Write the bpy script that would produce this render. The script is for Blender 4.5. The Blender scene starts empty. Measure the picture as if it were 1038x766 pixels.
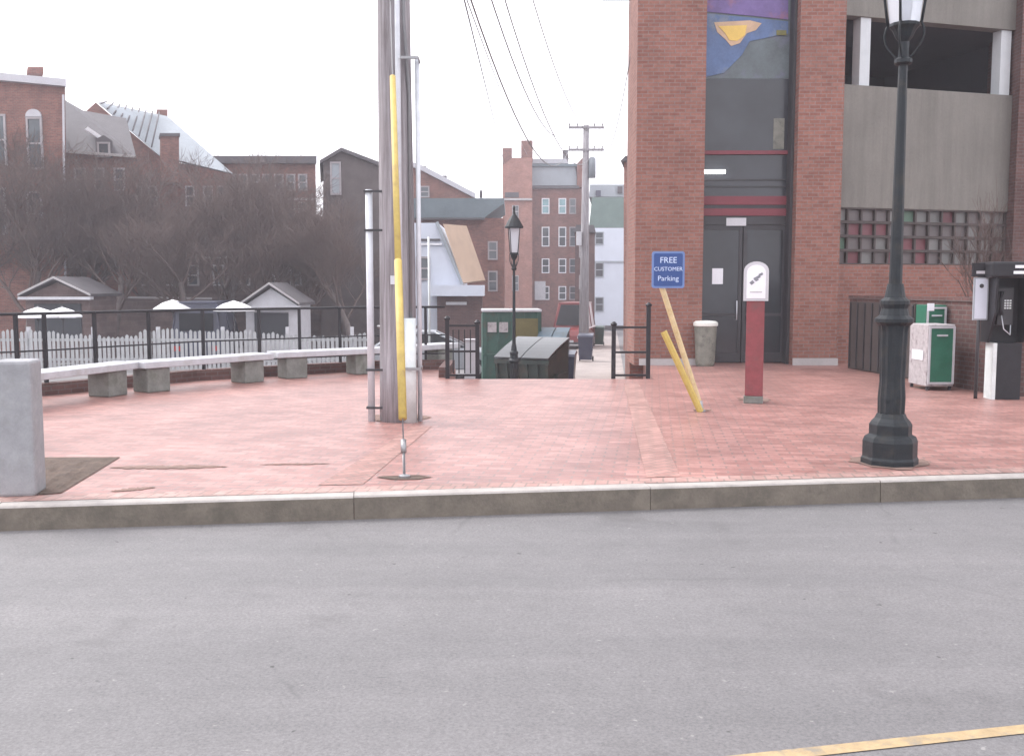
import bpy, bmesh, math, random
from mathutils import Vector, Matrix
random.seed(11)
R = math.radians
SC = bpy.context.scene
COL = SC.collection

# ------------------------------------------------------------------ camera
W0, H0, F = 1038.0, 766.0, 1016.0
PITCH = math.atan(93.0 / F)
CZ = 1.6
cam_d = bpy.data.cameras.new('camera'); cam = bpy.data.objects.new('camera', cam_d); COL.objects.link(cam)
cam.location = (0, 0, CZ); cam.rotation_euler = (math.pi / 2 - PITCH, 0, 0)
cam_d.sensor_width = 36; cam_d.lens = 36 * F / W0; cam_d.clip_end = 2000; cam_d.clip_start = 0.05
SC.camera = cam
cp, sp_ = math.cos(PITCH), math.sin(PITCH)

def ray(px, py):
    u = (px - W0 / 2) / F; v = -(py - H0 / 2) / F
    return Vector((u, cp + v * sp_, -sp_ + v * cp))
def G(px, py, z=0.0):
    d = ray(px, py); t = (z - CZ) / d.z
    return Vector((d.x * t, d.y * t, z))
def P(px, py, Y):
    d = ray(px, py); t = Y / d.y
    return Vector((d.x * t, Y, CZ + d.z * t))

def gz(y):                      # height of the lower ground
    if y < 30: return -1.2
    if y > 90: return -2.4
    return -1.2 - 1.2 * (y - 30) / 60

# ------------------------------------------------------------------ materials
def mat(name, build):
    m = bpy.data.materials.new(name); m.use_nodes = True
    nt = m.node_tree; b = nt.nodes['Principled BSDF']
    build(nt, b); return m
def nd(nt, t, **k):
    n = nt.nodes.new(t)
    for a, v in k.items(): setattr(n, a, v)
    return n
def c4(c): return (c[0], c[1], c[2], 1)
def mixcol(nt, fac, a, b, mode='MIX'):
    n = nd(nt, 'ShaderNodeMix', data_type='RGBA', blend_type=mode)
    for s, v in ((n.inputs[0], fac), (n.inputs[6], a), (n.inputs[7], b)):
        if hasattr(v, 'links') or isinstance(v, bpy.types.NodeSocket): nt.links.new(v, s)
        else: s.default_value = v if not isinstance(v, tuple) else c4(v)
    return n.outputs[2]
def noise(nt, vec, scale, detail=4, rough=.6):
    n = nd(nt, 'ShaderNodeTexNoise'); n.inputs['Scale'].default_value = scale
    n.inputs['Detail'].default_value = detail; n.inputs['Roughness'].default_value = rough
    nt.links.new(vec, n.inputs['Vector']); return n.outputs['Fac']
def ramp(nt, fac, p0, p1, c0=(0, 0, 0), c1=(1, 1, 1)):
    n = nd(nt, 'ShaderNodeValToRGB'); e = n.color_ramp.elements
    e[0].position = p0; e[1].position = p1; e[0].color = c4(c0); e[1].color = c4(c1)
    nt.links.new(fac, n.inputs['Fac']); return n.outputs['Color']
def bump(nt, b, h, s, d=.02):
    n = nd(nt, 'ShaderNodeBump'); n.inputs['Strength'].default_value = s; n.inputs['Distance'].default_value = d
    nt.links.new(h, n.inputs['Height']); nt.links.new(n.outputs[0], b.inputs['Normal'])

def worn(name, col, rough=.7, var=.25, scale=3.0, metal=0, spec=.5, dirt=None, bmp=.15):
    def f(nt, b):
        g = nd(nt, 'ShaderNodeNewGeometry').outputs['Position']
        n1 = noise(nt, g, scale, 6, .65); n2 = noise(nt, g, scale * 9, 3)
        lo = tuple(x * (1 - var) for x in col); hi = tuple(min(1, x * (1 + var * .8)) for x in col)
        c = ramp(nt, n1, .3, .7, lo, hi)
        c = mixcol(nt, .25, c, ramp(nt, n2, .3, .75, lo, hi))
        if dirt:
            m = ramp(nt, noise(nt, g, scale * .7, 8, .7), .52, .68)
            c = mixcol(nt, m, c, dirt)
        nt.links.new(c, b.inputs['Base Color'])
        b.inputs['Roughness'].default_value = rough; b.inputs['Metallic'].default_value = metal
        b.inputs['Specular IOR Level'].default_value = spec
        if bmp: bump(nt, b, n2, bmp, .01)
    return mat(name, f)

def brick(name, c1, c2, mortar, bw=.215, bh=.072, ms=.010, var=.3, rough=.85, rot=0, big=None, spec=.3):
    def f(nt, b):
        uv = nd(nt, 'ShaderNodeUVMap').outputs[0]
        mp = nd(nt, 'ShaderNodeMapping'); mp.inputs['Rotation'].default_value = (0, 0, rot)
        nt.links.new(uv, mp.inputs[0]); v = mp.outputs[0]
        t = nd(nt, 'ShaderNodeTexBrick'); t.inputs['Scale'].default_value = 1
        t.inputs['Brick Width'].default_value = bw; t.inputs['Row Height'].default_value = bh
        t.inputs['Mortar Size'].default_value = ms; t.inputs['Mortar Smooth'].default_value = .3
        t.inputs['Bias'].default_value = 0
        t.inputs['Color1'].default_value = c4(c1); t.inputs['Color2'].default_value = c4(c2); t.inputs['Mortar'].default_value = c4(mortar)
        nt.links.new(v, t.inputs['Vector'])
        n1 = noise(nt, v, .9, 6, .7); n2 = noise(nt, v, 14, 3)
        c = mixcol(nt, var, t.outputs['Color'], ramp(nt, n1, .3, .72, (.35, .35, .36), (1.5, 1.45, 1.45)), 'MULTIPLY')
        c = mixcol(nt, .3, c, ramp(nt, n2, .3, .7, (.55, .55, .55), (1.35, 1.35, 1.35)), 'MULTIPLY')
        if big:
            m = ramp(nt, noise(nt, v, .35, 5, .6), .45, .7); c = mixcol(nt, m, c, big)
        nt.links.new(c, b.inputs['Base Color'])
        b.inputs['Roughness'].default_value = rough; b.inputs['Specular IOR Level'].default_value = spec
        bump(nt, b, t.outputs['Fac'], -.4, .006)
    return mat(name, f)

M = {}
M['brick_main'] = brick('brick_main', (.21, .088, .068), (.275, .128, .102), (.22, .16, .14))
M['brick_old'] = brick('brick_old', (.17, .070, .055), (.25, .105, .082), (.20, .15, .13), var=.5)
M['brick_pale'] = brick('brick_pale', (.30, .13, .10), (.38, .18, .14), (.30, .22, .19), var=.4)
M['brick_dark'] = brick('brick_dark', (.10, .055, .050), (.14, .075, .068), (.13, .105, .10), var=.5)
M['brick_brown'] = brick('brick_brown', (.115, .082, .077), (.165, .12, .113), (.15, .115, .11), bw=1.6, bh=.22, ms=.02, var=.6)
M['paving'] = brick('paving', (.28, .132, .115), (.40, .21, .185), (.22, .155, .14), bw=.22, bh=.11, ms=.010, var=.5, rough=.42, rot=R(8), spec=.5)
M['paving_band'] = brick('paving_band', (.28, .145, .125), (.40, .22, .19), (.20, .145, .125), bw=.2, bh=.1, ms=.009, var=.4, rough=.6, rot=R(-38), spec=.5)
M['paving_edge'] = brick('paving_edge', (.32, .185, .16), (.42, .26, .23), (.23, .165, .145), bw=.1, bh=.2, ms=.009, var=.5, rough=.6, rot=R(8), spec=.5)
M['alley'] = worn('alley', (.34, .29, .27), .7, .25, 1.2, spec=.5, dirt=(.22, .19, .18))
M['soil'] = worn('soil', (.10, .07, .055), .95, .5, 6, bmp=.9)
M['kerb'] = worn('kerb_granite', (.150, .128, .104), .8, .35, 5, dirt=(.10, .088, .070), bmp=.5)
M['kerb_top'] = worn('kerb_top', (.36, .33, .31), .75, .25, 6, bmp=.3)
M['granite'] = worn('granite', (.29, .29, .305), .75, .22, 9, dirt=(.25, .25, .25), bmp=.4)
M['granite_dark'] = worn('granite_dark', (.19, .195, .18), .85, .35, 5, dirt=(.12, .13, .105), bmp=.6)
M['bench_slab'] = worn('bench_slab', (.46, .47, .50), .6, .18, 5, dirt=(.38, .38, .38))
M['black'] = worn('black_iron', (.018, .018, .022), .5, .3, 8, spec=.3, bmp=.1)
M['lamp_green'] = worn('lamp_green', (.014, .018, .022), .5, .35, 9, spec=.3, dirt=(.03, .028, .026), bmp=.2)
M['wood_pole'] = None
M['galv'] = worn('galvanised', (.58, .60, .64), .5, .15, 7, metal=.1)
M['galv_light'] = worn('galvanised_light', (.62, .66, .66), .5, .15, 7, metal=.1)
M['wire'] = worn('cable', (.18, .18, .19), .5, .1, 4, bmp=0)
M['steel'] = worn('steel', (.30, .30, .31), .4, .2, 10, metal=.8)
M['yellow'] = worn('yellow_plastic', (.50, .37, .10), .55, .2, 6, dirt=(.36, .25, .09), bmp=.05)
M['yellow_pale'] = worn('yellow_faded', (.58, .46, .26), .55, .2, 12, dirt=(.46, .32, .14), bmp=.05)
M['blue'] = worn('sign_blue', (.018, .06, .22), .4, .1, 5, bmp=0)
M['sign_edge'] = worn('sign_edge', (.12, .20, .42), .4, .1, 5, bmp=0)
M['white'] = worn('white_paint', (.74, .74, .77), .5, .08, 4, bmp=.05)
M['white_dull'] = worn('white_dull', (.52, .52, .55), .6, .15, 3, bmp=.05)
M['face_white'] = worn('face_white', (.78, .79, .84), .35, .05, 8, bmp=0)
M['mark_grey'] = worn('mark_grey', (.20, .21, .24), .5, .1, 8, bmp=0)
M['red'] = worn('red_paint', (.225, .048, .056), .55, .28, 6, dirt=(.16, .055, .055), bmp=.1)
M['red_band'] = worn('red_band', (.17, .028, .042), .5, .2, 3)
M['concrete'] = worn('concrete_panel', (.185, .175, .158), .85, .12, .8, dirt=(.155, .148, .132), bmp=.2)
M['concrete_light'] = worn('concrete_light', (.55, .58, .60), .8, .1, 2)
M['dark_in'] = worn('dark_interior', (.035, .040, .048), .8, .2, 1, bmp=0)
M['dark_metal'] = worn('dark_metal', (.035, .035, .040), .5, .2, 3)
M['brown_gate'] = worn('brown_gate', (.06, .048, .045), .7, .2, 3)
M['slate'] = worn('slate', (.085, .078, .085), .7, .25, 1.5)
M['slate_light'] = worn('slate_light', (.30, .33, .36), .6, .15, 1)
M['teal_roof'] = worn('teal_roof', (.13, .17, .19), .6, .2, 1)
M['green_roof'] = worn('green_roof', (.13, .19, .17), .7, .2, 1)
M['tan_roof'] = worn('tan_roof', (.45, .33, .24), .8, .15, 1.5)
M['siding_white'] = worn('siding_white', (.58, .62, .70), .6, .08, 1)
M['trim_white'] = worn('trim_white', (.46, .45, .48), .6, .1, 2, bmp=0)
M['stone_trim'] = worn('stone_trim', (.42, .40, .40), .7, .15, 3)
M['bark'] = worn('bark', (.15, .125, .12), .9, .35, 5, bmp=.5)
M['twig'] = worn('twig', (.125, .09, .08), .9, .25, 3, bmp=0)
M['canvas'] = worn('canvas_white', (.80, .80, .82), .8, .04, 2, bmp=0)
M['picket'] = worn('picket_grey', (.40, .41, .42), .7, .25, 2.5)
M['bin_green'] = worn('bin_green', (.035, .095, .075), .5, .25, 3, dirt=(.06, .07, .05))
M['bin_olive'] = worn('bin_olive', (.15, .13, .05), .6, .25, 3)
M['news_green'] = worn('news_green', (.02, .14, .085), .45, .2, 6)
M['news_grey'] = worn('news_grey', (.42, .39, .40), .6, .3, 14, dirt=(.20, .17, .18))
M['rubber'] = worn('rubber', (.02, .02, .02), .8, .2, 5, bmp=0)
M['rim'] = worn('rim', (.45, .45, .47), .35, .1, 5, metal=.7, bmp=0)
M['can'] = worn('can_grey', (.20, .20, .17), .6, .3, 8, dirt=(.10, .10, .09))
M['lid_white'] = worn('lid_white', (.75, .75, .70), .5, .08, 8)
M['redcar'] = worn('paint_red', (.22, .045, .045), .3, .1, 2, bmp=0)
M['darkcar'] = worn('paint_dark', (.020, .023, .024), .3, .1, 2, bmp=0, spec=.3)
M['bluecar'] = worn('paint_blue', (.06, .11, .17), .25, .1, 2, bmp=0)
M['silvercar'] = worn('paint_silver', (.33, .35, .38), .3, .1, 2, metal=.3, bmp=0)
M['navycar'] = worn('paint_navy', (.035, .04, .07), .3, .1, 2, bmp=0)
M['tail'] = worn('tail_red', (.35, .01, .01), .2, .1, 5, bmp=0)
M['lens'] = worn('lamp_lens', (.75, .77, .8), .1, .05, 5, bmp=0)
M['mural_purple'] = worn('mural_purple', (.14, .09, .26), .4, .35, 2.2, dirt=(.26, .09, .12), bmp=0)
M['mural_blue'] = worn('mural_blue', (.075, .13, .27), .4, .35, 2.4, dirt=(.16, .19, .23), bmp=0)
M['mural_teal'] = worn('mural_teal', (.095, .12, .13), .4, .35, 2.4, dirt=(.13, .13, .20), bmp=0)
M['mural_yellow'] = worn('mural_yellow', (.68, .46, .10), .4, .12, 4, bmp=0)
M['mural_peach'] = worn('mural_peach', (.50, .34, .22), .4, .2, 4, bmp=0)
M['olive'] = worn('olive', (.16, .15, .04), .5, .3, 5, bmp=0)

def f_conc(nt, b):
    g = nd(nt, 'ShaderNodeNewGeometry').outputs['Position']
    mp = nd(nt, 'ShaderNodeMapping'); mp.inputs['Scale'].default_value = (3.2, 3.2, .22); nt.links.new(g, mp.inputs[0])
    st = noise(nt, mp.outputs[0], 1.5, 6, .7); bl = noise(nt, g, .7, 5, .6); fn = noise(nt, g, 25, 3)
    c = ramp(nt, bl, .3, .7, (.16, .152, .138), (.21, .20, .18))
    c = mixcol(nt, .45, c, ramp(nt, st, .35, .7, (.62, .61, .60), (1.15, 1.15, 1.14)), 'MULTIPLY')
    c = mixcol(nt, .3, c, ramp(nt, fn, .3, .7, (.8, .8, .8), (1.15, 1.15, 1.15)), 'MULTIPLY')
    nt.links.new(c, b.inputs['Base Color']); b.inputs['Roughness'].default_value = .85; bump(nt, b, fn, .3, .01)
M['concrete'] = mat('concrete_panel', f_conc)
def f_asph(nt, b):
    g = nd(nt, 'ShaderNodeNewGeometry').outputs['Position']
    fine = noise(nt, g, 60, 4, .9); mid = noise(nt, g, 7, 5, .7); big = noise(nt, g, .5, 4, .6)
    mp = nd(nt, 'ShaderNodeMapping'); mp.inputs['Rotation'].default_value = (0, 0, R(-8.1)); mp.inputs['Scale'].default_value = (.12, 1.6, 1)
    nt.links.new(g, mp.inputs[0]); streak = noise(nt, mp.outputs[0], 1.0, 4, .6)
    c = ramp(nt, fine, .30, .72, (.075, .072, .074), (.225, .218, .222))
    c = mixcol(nt, .25, c, ramp(nt, mid, .3, .7, (.11, .106, .108), (.185, .179, .181)))
    c = mixcol(nt, .5, c, ramp(nt, big, .3, .7, (.8, .8, .8), (1.2, 1.19, 1.19)), 'MULTIPLY')
    c = mixcol(nt, .6, c, ramp(nt, streak, .3, .7, (.78, .78, .79), (1.22, 1.2, 1.2)), 'MULTIPLY')
    vo = nd(nt, 'ShaderNodeTexVoronoi', feature='DISTANCE_TO_EDGE'); vo.inputs['Scale'].default_value = .28
    wn = nd(nt, 'ShaderNodeTexNoise'); wn.inputs['Scale'].default_value = 1.3; wn.inputs['Detail'].default_value = 6
    nt.links.new(g, wn.inputs['Vector']); wv = mixcol(nt, .30, g, wn.outputs['Color'], 'ADD'); nt.links.new(wv, vo.inputs['Vector'])
    crk = ramp(nt, vo.outputs['Distance'], .0015, .006, (1, 1, 1), (0, 0, 0))
    br = ramp(nt, noise(nt, g, .9, 3), .5, .62)
    cm = nd(nt, 'ShaderNodeMath', operation='MULTIPLY'); nt.links.new(crk, cm.inputs[0]); nt.links.new(br, cm.inputs[1])
    cm2 = nd(nt, 'ShaderNodeMath', operation='MULTIPLY'); nt.links.new(cm.outputs[0], cm2.inputs[0]); cm2.inputs[1].default_value = .35
    c = mixcol(nt, cm2.outputs[0], c, (.07, .068, .07))
    oil = ramp(nt, noise(nt, g, .75, 7, .65), .58, .72); c = mixcol(nt, oil, c, mixcol(nt, .5, c, (.06, .056, .056)))
    chip = ramp(nt, noise(nt, g, 11, 2, .4), .745, .78); c = mixcol(nt, chip, c, (.055, .052, .052))
    grit = ramp(nt, noise(nt, g, 26, 2, .5), .70, .80); c = mixcol(nt, grit, c, (.25, .24, .235))
    nt.links.new(c, b.inputs['Base Color']); b.inputs['Roughness'].default_value = .72
    bump(nt, b, fine, .5, .004)
M['asphalt'] = mat('asphalt', f_asph)

def f_pole(nt, b):
    g = nd(nt, 'ShaderNodeNewGeometry').outputs['Position']
    mp = nd(nt, 'ShaderNodeMapping'); mp.inputs['Scale'].default_value = (14, 14, .5); nt.links.new(g, mp.inputs[0])
    n = noise(nt, mp.outputs[0], 2.2, 6, .7); n2 = noise(nt, g, 1.1, 4)
    c = ramp(nt, n, .32, .68, (.15, .135, .14), (.38, .365, .38))
    c = mixcol(nt, .5, c, ramp(nt, n2, .3, .7, (.75, .7, .7), (1.2, 1.22, 1.28)), 'MULTIPLY')
    nt.links.new(c, b.inputs['Base Color']); b.inputs['Roughness'].default_value = .85; bump(nt, b, n, .7, .012)
M['wood_pole'] = mat('wood_pole', f_pole)

def glassy(name, col, rough=.08, spec=.7):
    def f(nt, b):
        g = nd(nt, 'ShaderNodeNewGeometry').outputs['Position']
        n = noise(nt, g, .8, 3); nt.links.new(ramp(nt, n, .3, .7, tuple(x * .7 for x in col), tuple(x * 1.3 for x in col)), b.inputs['Base Color'])
        b.inputs['Roughness'].default_value = rough; b.inputs['Specular IOR Level'].default_value = spec
        n2 = noise(nt, g, 1.5, 2); bump(nt, b, n2, .08, .05)
    return mat(name, f)
M['trim_far'] = worn('trim_far', (.34, .31, .32), .7, .2, 2, bmp=0)
M['shingle_brown'] = worn('shingle_brown', (.10, .082, .080), .8, .3, 1.5)
M['glass_dark'] = glassy('glass_dark', (.032, .036, .043), .15, .5)
M['glass_pane'] = glassy('glass_pane', (.06, .075, .085))
M['glass_teal'] = glassy('glass_teal', (.18, .33, .36))
M['glass_car'] = glassy('glass_car', (.012, .015, .018), .15, .22)
M['lattice_glass'] = glassy('lattice_glass', (.17, .17, .165), .35, .4)
M['lattice_red'] = glassy('lattice_red', (.15, .05, .06), .4, .4)
M['lattice_dull'] = glassy('lattice_dull', (.12, .105, .105), .4, .4)
M['lattice_green'] = glassy('lattice_green', (.08, .14, .10), .4, .4)
def f_lantern(nt, b):
    b.inputs['Base Color'].default_value = (.75, .77, .82, 1); b.inputs['Roughness'].default_value = .25
    b.inputs['Transmission Weight'].default_value = .55; b.inputs['IOR'].default_value = 1.2
M['lantern'] = mat('lantern_glass', f_lantern)
def f_tube(nt, b):
    b.inputs['Base Color'].default_value = (.9, .9, .9, 1)
    b.inputs['Emission Color'].default_value = (1, .98, .95, 1); b.inputs['Emission Strength'].default_value = 4
M['tube_light'] = mat('tube_light', f_tube)

# ------------------------------------------------------------------ mesh builder
class MB:
    def __init__(s): s.v = []; s.f = []; s.m = []; s.sm = []
    def add(s, vs, fs, mi=0, smooth=False):
        o = len(s.v); s.v += [tuple(v) for v in vs]
        for f in fs: s.f.append(tuple(i + o for i in f)); s.m.append(mi); s.sm.append(smooth)
        return s
    def box(s, a, b, mi=0, rz=0, c=None):
        x0, y0, z0 = a; x1, y1, z1 = b
        vs = [Vector(p) for p in ((x0, y0, z0), (x1, y0, z0), (x1, y1, z0), (x0, y1, z0), (x0, y0, z1), (x1, y0, z1), (x1, y1, z1), (x0, y1, z1))]
        if rz:
            c = Vector(c) if c else Vector(((x0 + x1) / 2, (y0 + y1) / 2, 0)); m = Matrix.Rotation(rz, 3, 'Z')
            vs = [c + m @ (v - c) for v in vs]
        return s.add(vs, [(0, 3, 2, 1), (4, 5, 6, 7), (0, 1, 5, 4), (1, 2, 6, 5), (2, 3, 7, 6), (3, 0, 4, 7)], mi)
    def lin(s, p, q, w, h, z0, mi=0, off=0.0):   # upright box along a ground line p-q
        p = Vector((p[0], p[1], 0)); q = Vector((q[0], q[1], 0)); d = (q - p).normalized(); n = Vector((-d.y, d.x, 0))
        a = [p + n * (off - w / 2), q + n * (off - w / 2), q + n * (off + w / 2), p + n * (off + w / 2)]
        vs = [v + Vector((0, 0, z0)) for v in a] + [v + Vector((0, 0, z0 + h)) for v in a]
        return s.add(vs, [(0, 3, 2, 1), (4, 5, 6, 7), (0, 1, 5, 4), (1, 2, 6, 5), (2, 3, 7, 6), (3, 0, 4, 7)], mi)
    def prism(s, poly, d, mi=0):                 # closed polygon (3D) extruded by vector d
        n = len(poly); d = Vector(d); a = [Vector(p) for p in poly]
        nrm = Vector((0, 0, 0))
        for i in range(n): nrm += a[i].cross(a[(i + 1) % n])
        if nrm.dot(d) > 0: a = a[::-1]
        vs = a + [v + d for v in a]
        fs = [tuple(range(n)), tuple(range(2 * n - 1, n - 1, -1))]
        for i in range(n):
            j = (i + 1) % n; fs.append((j, i, i + n, j + n))
        return s.add(vs, fs, mi)
    def tube(s, pts, rad, n=8, mi=0, cap=True, smooth=True):
        pts = [Vector(p) for p in pts]
        if not isinstance(rad, (list, tuple)): rad = [rad] * len(pts)
        vs = []; fs = []
        up = Vector((0, 0, 1)); prev = None
        for i, p in enumerate(pts):
            t = (pts[min(i + 1, len(pts) - 1)] - pts[max(i - 1, 0)]).normalized()
            if prev is None: u = t.cross(up) if abs(t.dot(up)) < .9 else t.cross(Vector((1, 0, 0)))
            else: u = prev - t * prev.dot(t)
            u.normalize(); prev = u; w = t.cross(u)
            for k in range(n):
                a = 2 * math.pi * (k + .5) / n; vs.append(p + (u * math.cos(a) + w * math.sin(a)) * rad[i])
        for i in range(len(pts) - 1):
            for k in range(n):
                j = (k + 1) % n; fs.append((i * n + k, i * n + j, (i + 1) * n + j, (i + 1) * n + k))
        if cap: fs.append(tuple(range(n - 1, -1, -1))); fs.append(tuple((len(pts) - 1) * n + k for k in range(n)))
        return s.add(vs, fs, mi, smooth)
    def lathe(s, prof, c=(0, 0, 0), n=24, mi=0, smooth=False, flute=0):
        vs = []; fs = []; c = Vector(c)
        for (r, z) in prof:
            for k in range(n):
                a = 2 * math.pi * (k + .5) / n; rr = r * (1 - flute * (k % 2)); vs.append(c + Vector((rr * math.cos(a), rr * math.sin(a), z)))
        for i in range(len(prof) - 1):
            for k in range(n):
                j = (k + 1) % n; fs.append((i * n + k, i * n + j, (i + 1) * n + j, (i + 1) * n + k))
        fs.append(tuple(range(n - 1, -1, -1))); fs.append(tuple((len(prof) - 1) * n + k for k in range(n)))
        return s.add(vs, fs, mi, smooth)
    def build(s, name, mats, parent=None, loc=None, bevel=0):
        me = bpy.data.meshes.new(name); me.from_pydata(s.v, [], s.f)
        if not isinstance(mats, (list, tuple)): mats = [mats]
        for m in mats: me.materials.append(M[m] if isinstance(m, str) else m)
        me.polygons.foreach_set('material_index', s.m); me.polygons.foreach_set('use_smooth', s.sm)
        uvl = me.uv_layers.new(name='UVMap'); V = me.vertices
        if len(s.f) < 6000:
            for p in me.polygons:
                n = p.normal
                if abs(n.z) > .75: ax, ay = Vector((1, 0, 0)), Vector((0, 1, 0))
                else:
                    ax = Vector((-n.y, n.x, 0)).normalized(); ay = n.cross(ax)
                for li in p.loop_indices:
                    co = V[me.loops[li].vertex_index].co; uvl.data[li].uv = (co.dot(ax), co.dot(ay) if abs(n.z) > .75 else co.dot(ay))
        me.update(); o = bpy.data.objects.new(name, me); COL.objects.link(o)
        if parent: o.parent = parent
        if loc is not None: o.location = loc
        if bevel:
            b = o.modifiers.new('bevel', 'BEVEL'); b.width = bevel; b.segments = 2; b.limit_method = 'ANGLE'
        return o

def tag(o, label=None, cat=None, group=None, kind=None):
    if label: o['label'] = label
    if cat: o['category'] = cat
    if group: o['group'] = group
    if kind: o['kind'] = kind
    return o
def empty(name, loc=(0, 0, 0), rz=0, label=None, cat=None, group=None):
    o = bpy.data.objects.new(name, None); COL.objects.link(o); o.location = loc; o.rotation_euler = (0, 0, rz)
    o.empty_display_size = .2
    return tag(o, label, cat, group)
def struct(o): o['kind'] = 'structure'; return o
def stuff(o): o['kind'] = 'stuff'; return o
def copy_tree(o, parent=None):
    c = o.copy(); COL.objects.link(c); c.parent = parent
    for ch in o.children: copy_tree(ch, c)
    return c

# ------------------------------------------------------------------ ground, road, kerb, plaza
KL, KR = G(14, 513, 0), G(1030, 483, 0)            # front top edge of the kerb
kd = (KR - KL).normalized(); kn = Vector((-kd.y, kd.x, 0))
def K(s, off, z=0.0):                               # point along the kerb line
    p = KL + kd * s + kn * off; return Vector((p.x, p.y, z))
m = MB(); m.add([K(-70, 0.05, -.18), K(-70, -40, -.18), K(80, -40, -.18), K(80, 0.05, -.18)], [(0, 1, 2, 3)])
struct(m.build('road', 'asphalt'))
# yellow centre line
ya, yb = G(862, 757, -.176), G(1030, 739, -.176)
yd = (yb - ya).normalized(); yn = Vector((-yd.y, yd.x, 0)) * .036
M['line_yellow'] = worn('line_yellow', (.37, .27, .15), .75, .3, 14, dirt=(.22, .19, .15))
m = MB(); m.add([ya - yd * 40 - yn, ya + yd * 60 - yn, ya + yd * 60 + yn, ya - yd * 40 + yn], [(0, 1, 2, 3)])
struct(m.build('road_marking', 'line_yellow'))
# kerb as long granite stones with joints
m = MB(); s0 = -40.0
while s0 < 50:
    L = random.uniform(1.9, 2.6); j = .0025; dz = random.uniform(-.003, .003); dx = random.uniform(-.004, .004)
    a, b_ = s0 + j, s0 + L - j
    c1 = .012
    pr = [(0 + dx - .012, -.30), (0 + dx, -c1 + dz), (c1 + dx, dz + .002), (.155, dz + .002), (.155, -.30)]
    for (i0, i1) in ((0, 1), (1, 2), (2, 3)):
        A = K(a, pr[i0][0], pr[i0][1]); B = K(b_, pr[i0][0], pr[i0][1]); C = K(b_, pr[i1][0], pr[i1][1]); D = K(a, pr[i1][0], pr[i1][1])
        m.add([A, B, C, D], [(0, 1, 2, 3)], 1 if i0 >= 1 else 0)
    for q, fl in ((a, 0), (b_, 1)):
        vs = [K(q, y, z) for y, z in pr]; m.add(vs, [tuple(range(5)) if fl else tuple(range(4, -1, -1))], 0)
    s0 += L
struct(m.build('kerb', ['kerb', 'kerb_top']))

# back edge of the plaza: low wall line, stair opening, then the building
WL = [Vector((-24, 4.0, 0)), G(14, 404), G(60, 400), G(200, 386), G(380, 375.5), Vector((-1.25, 19.3, 0))]
SX0, SX1, SY = -1.10, 1.74, G(540, 384).y
def slab(poly, z1, z0, name, mt):
    m = MB(); n = len(poly)
    vs = [Vector((p[0], p[1], z1)) for p in poly] + [Vector((p[0], p[1], z0)) for p in poly]
    fs = [tuple(range(n))] + [((i + 1) % n, i, i + n, (i + 1) % n + n) for i in range(n)]
    m.add(vs, fs)
    me = m.build(name, mt)
    bm = bmesh.new(); bm.from_mesh(me.data); bmesh.ops.recalc_face_normals(bm, faces=bm.faces); 
    top = [f for f in bm.faces if abs(f.normal.z) > .9]
    bmesh.ops.triangulate(bm, faces=top)
    bm.to_mesh(me.data); bm.free()
    return me
poly = [K(-40, .156), K(50, .156), (52, 30), (3.9, 30), (2.75, 20.9), (2.45, SY), (SX1, SY), (SX0, SY), (SX0, 19.45), (-2.6, 19.3)] + [(p.x, p.y + .15) for p in reversed(WL[:-1])]
pl = slab(poly, 0, -1.6, 'sidewalk', 'paving')
if pl.data.polygons[0].normal.z < 0: pl.data.flip_normals()
struct(pl)
# edge course of bricks laid across behind the kerb
m = MB(); m.add([K(-40, .16, .004), K(50, .16, .004), K(50, .36, .004), K(-40, .36, .004)], [(0, 1, 2, 3)])
struct(m.build('paving_edge', 'paving_edge'))
# two bands of cross-laid bricks running from the kerb
def band(a0, a1, b0, b1, nm):
    m = MB(); ps = [Vector((p.x, p.y, .004)) for p in (G(*a0), G(*a1), G(*b1), G(*b0))]
    m.add(ps, [(0, 1, 2, 3)]); o = m.build(nm, 'paving_band')
    if o.data.polygons[0].normal.z < 0: o.data.flip_normals()
    struct(o)
band((655, 484), (690, 483), (632, 388), (648, 388), 'paving_band')
band((322, 492), (368, 491), (420, 432), (438, 432), 'paving_band')
# tree pit
ps = [G(22, 503), G(62, 500), G(122, 463.5), G(30, 464)]
m = MB()
random.seed(4); nx_, ny_ = 22, 16; vs = []
for j in range(ny_ + 1):
    for i in range(nx_ + 1):
        u, v = i / nx_, j / ny_; p = ps[0].lerp(ps[1], u).lerp(ps[3].lerp(ps[2], u), v)
        e = min(u, 1 - u, v, 1 - v); vs.append((p.x, p.y, .006 + min(e * 6, 1) * random.uniform(0, .022)))
m.add(vs, [(j * (nx_ + 1) + i, j * (nx_ + 1) + i + 1, (j + 1) * (nx_ + 1) + i + 1, (j + 1) * (nx_ + 1) + i) for j in range(ny_) for i in range(nx_)], 0, True)
struct(m.build('tree_pit_soil', 'soil'))
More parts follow.
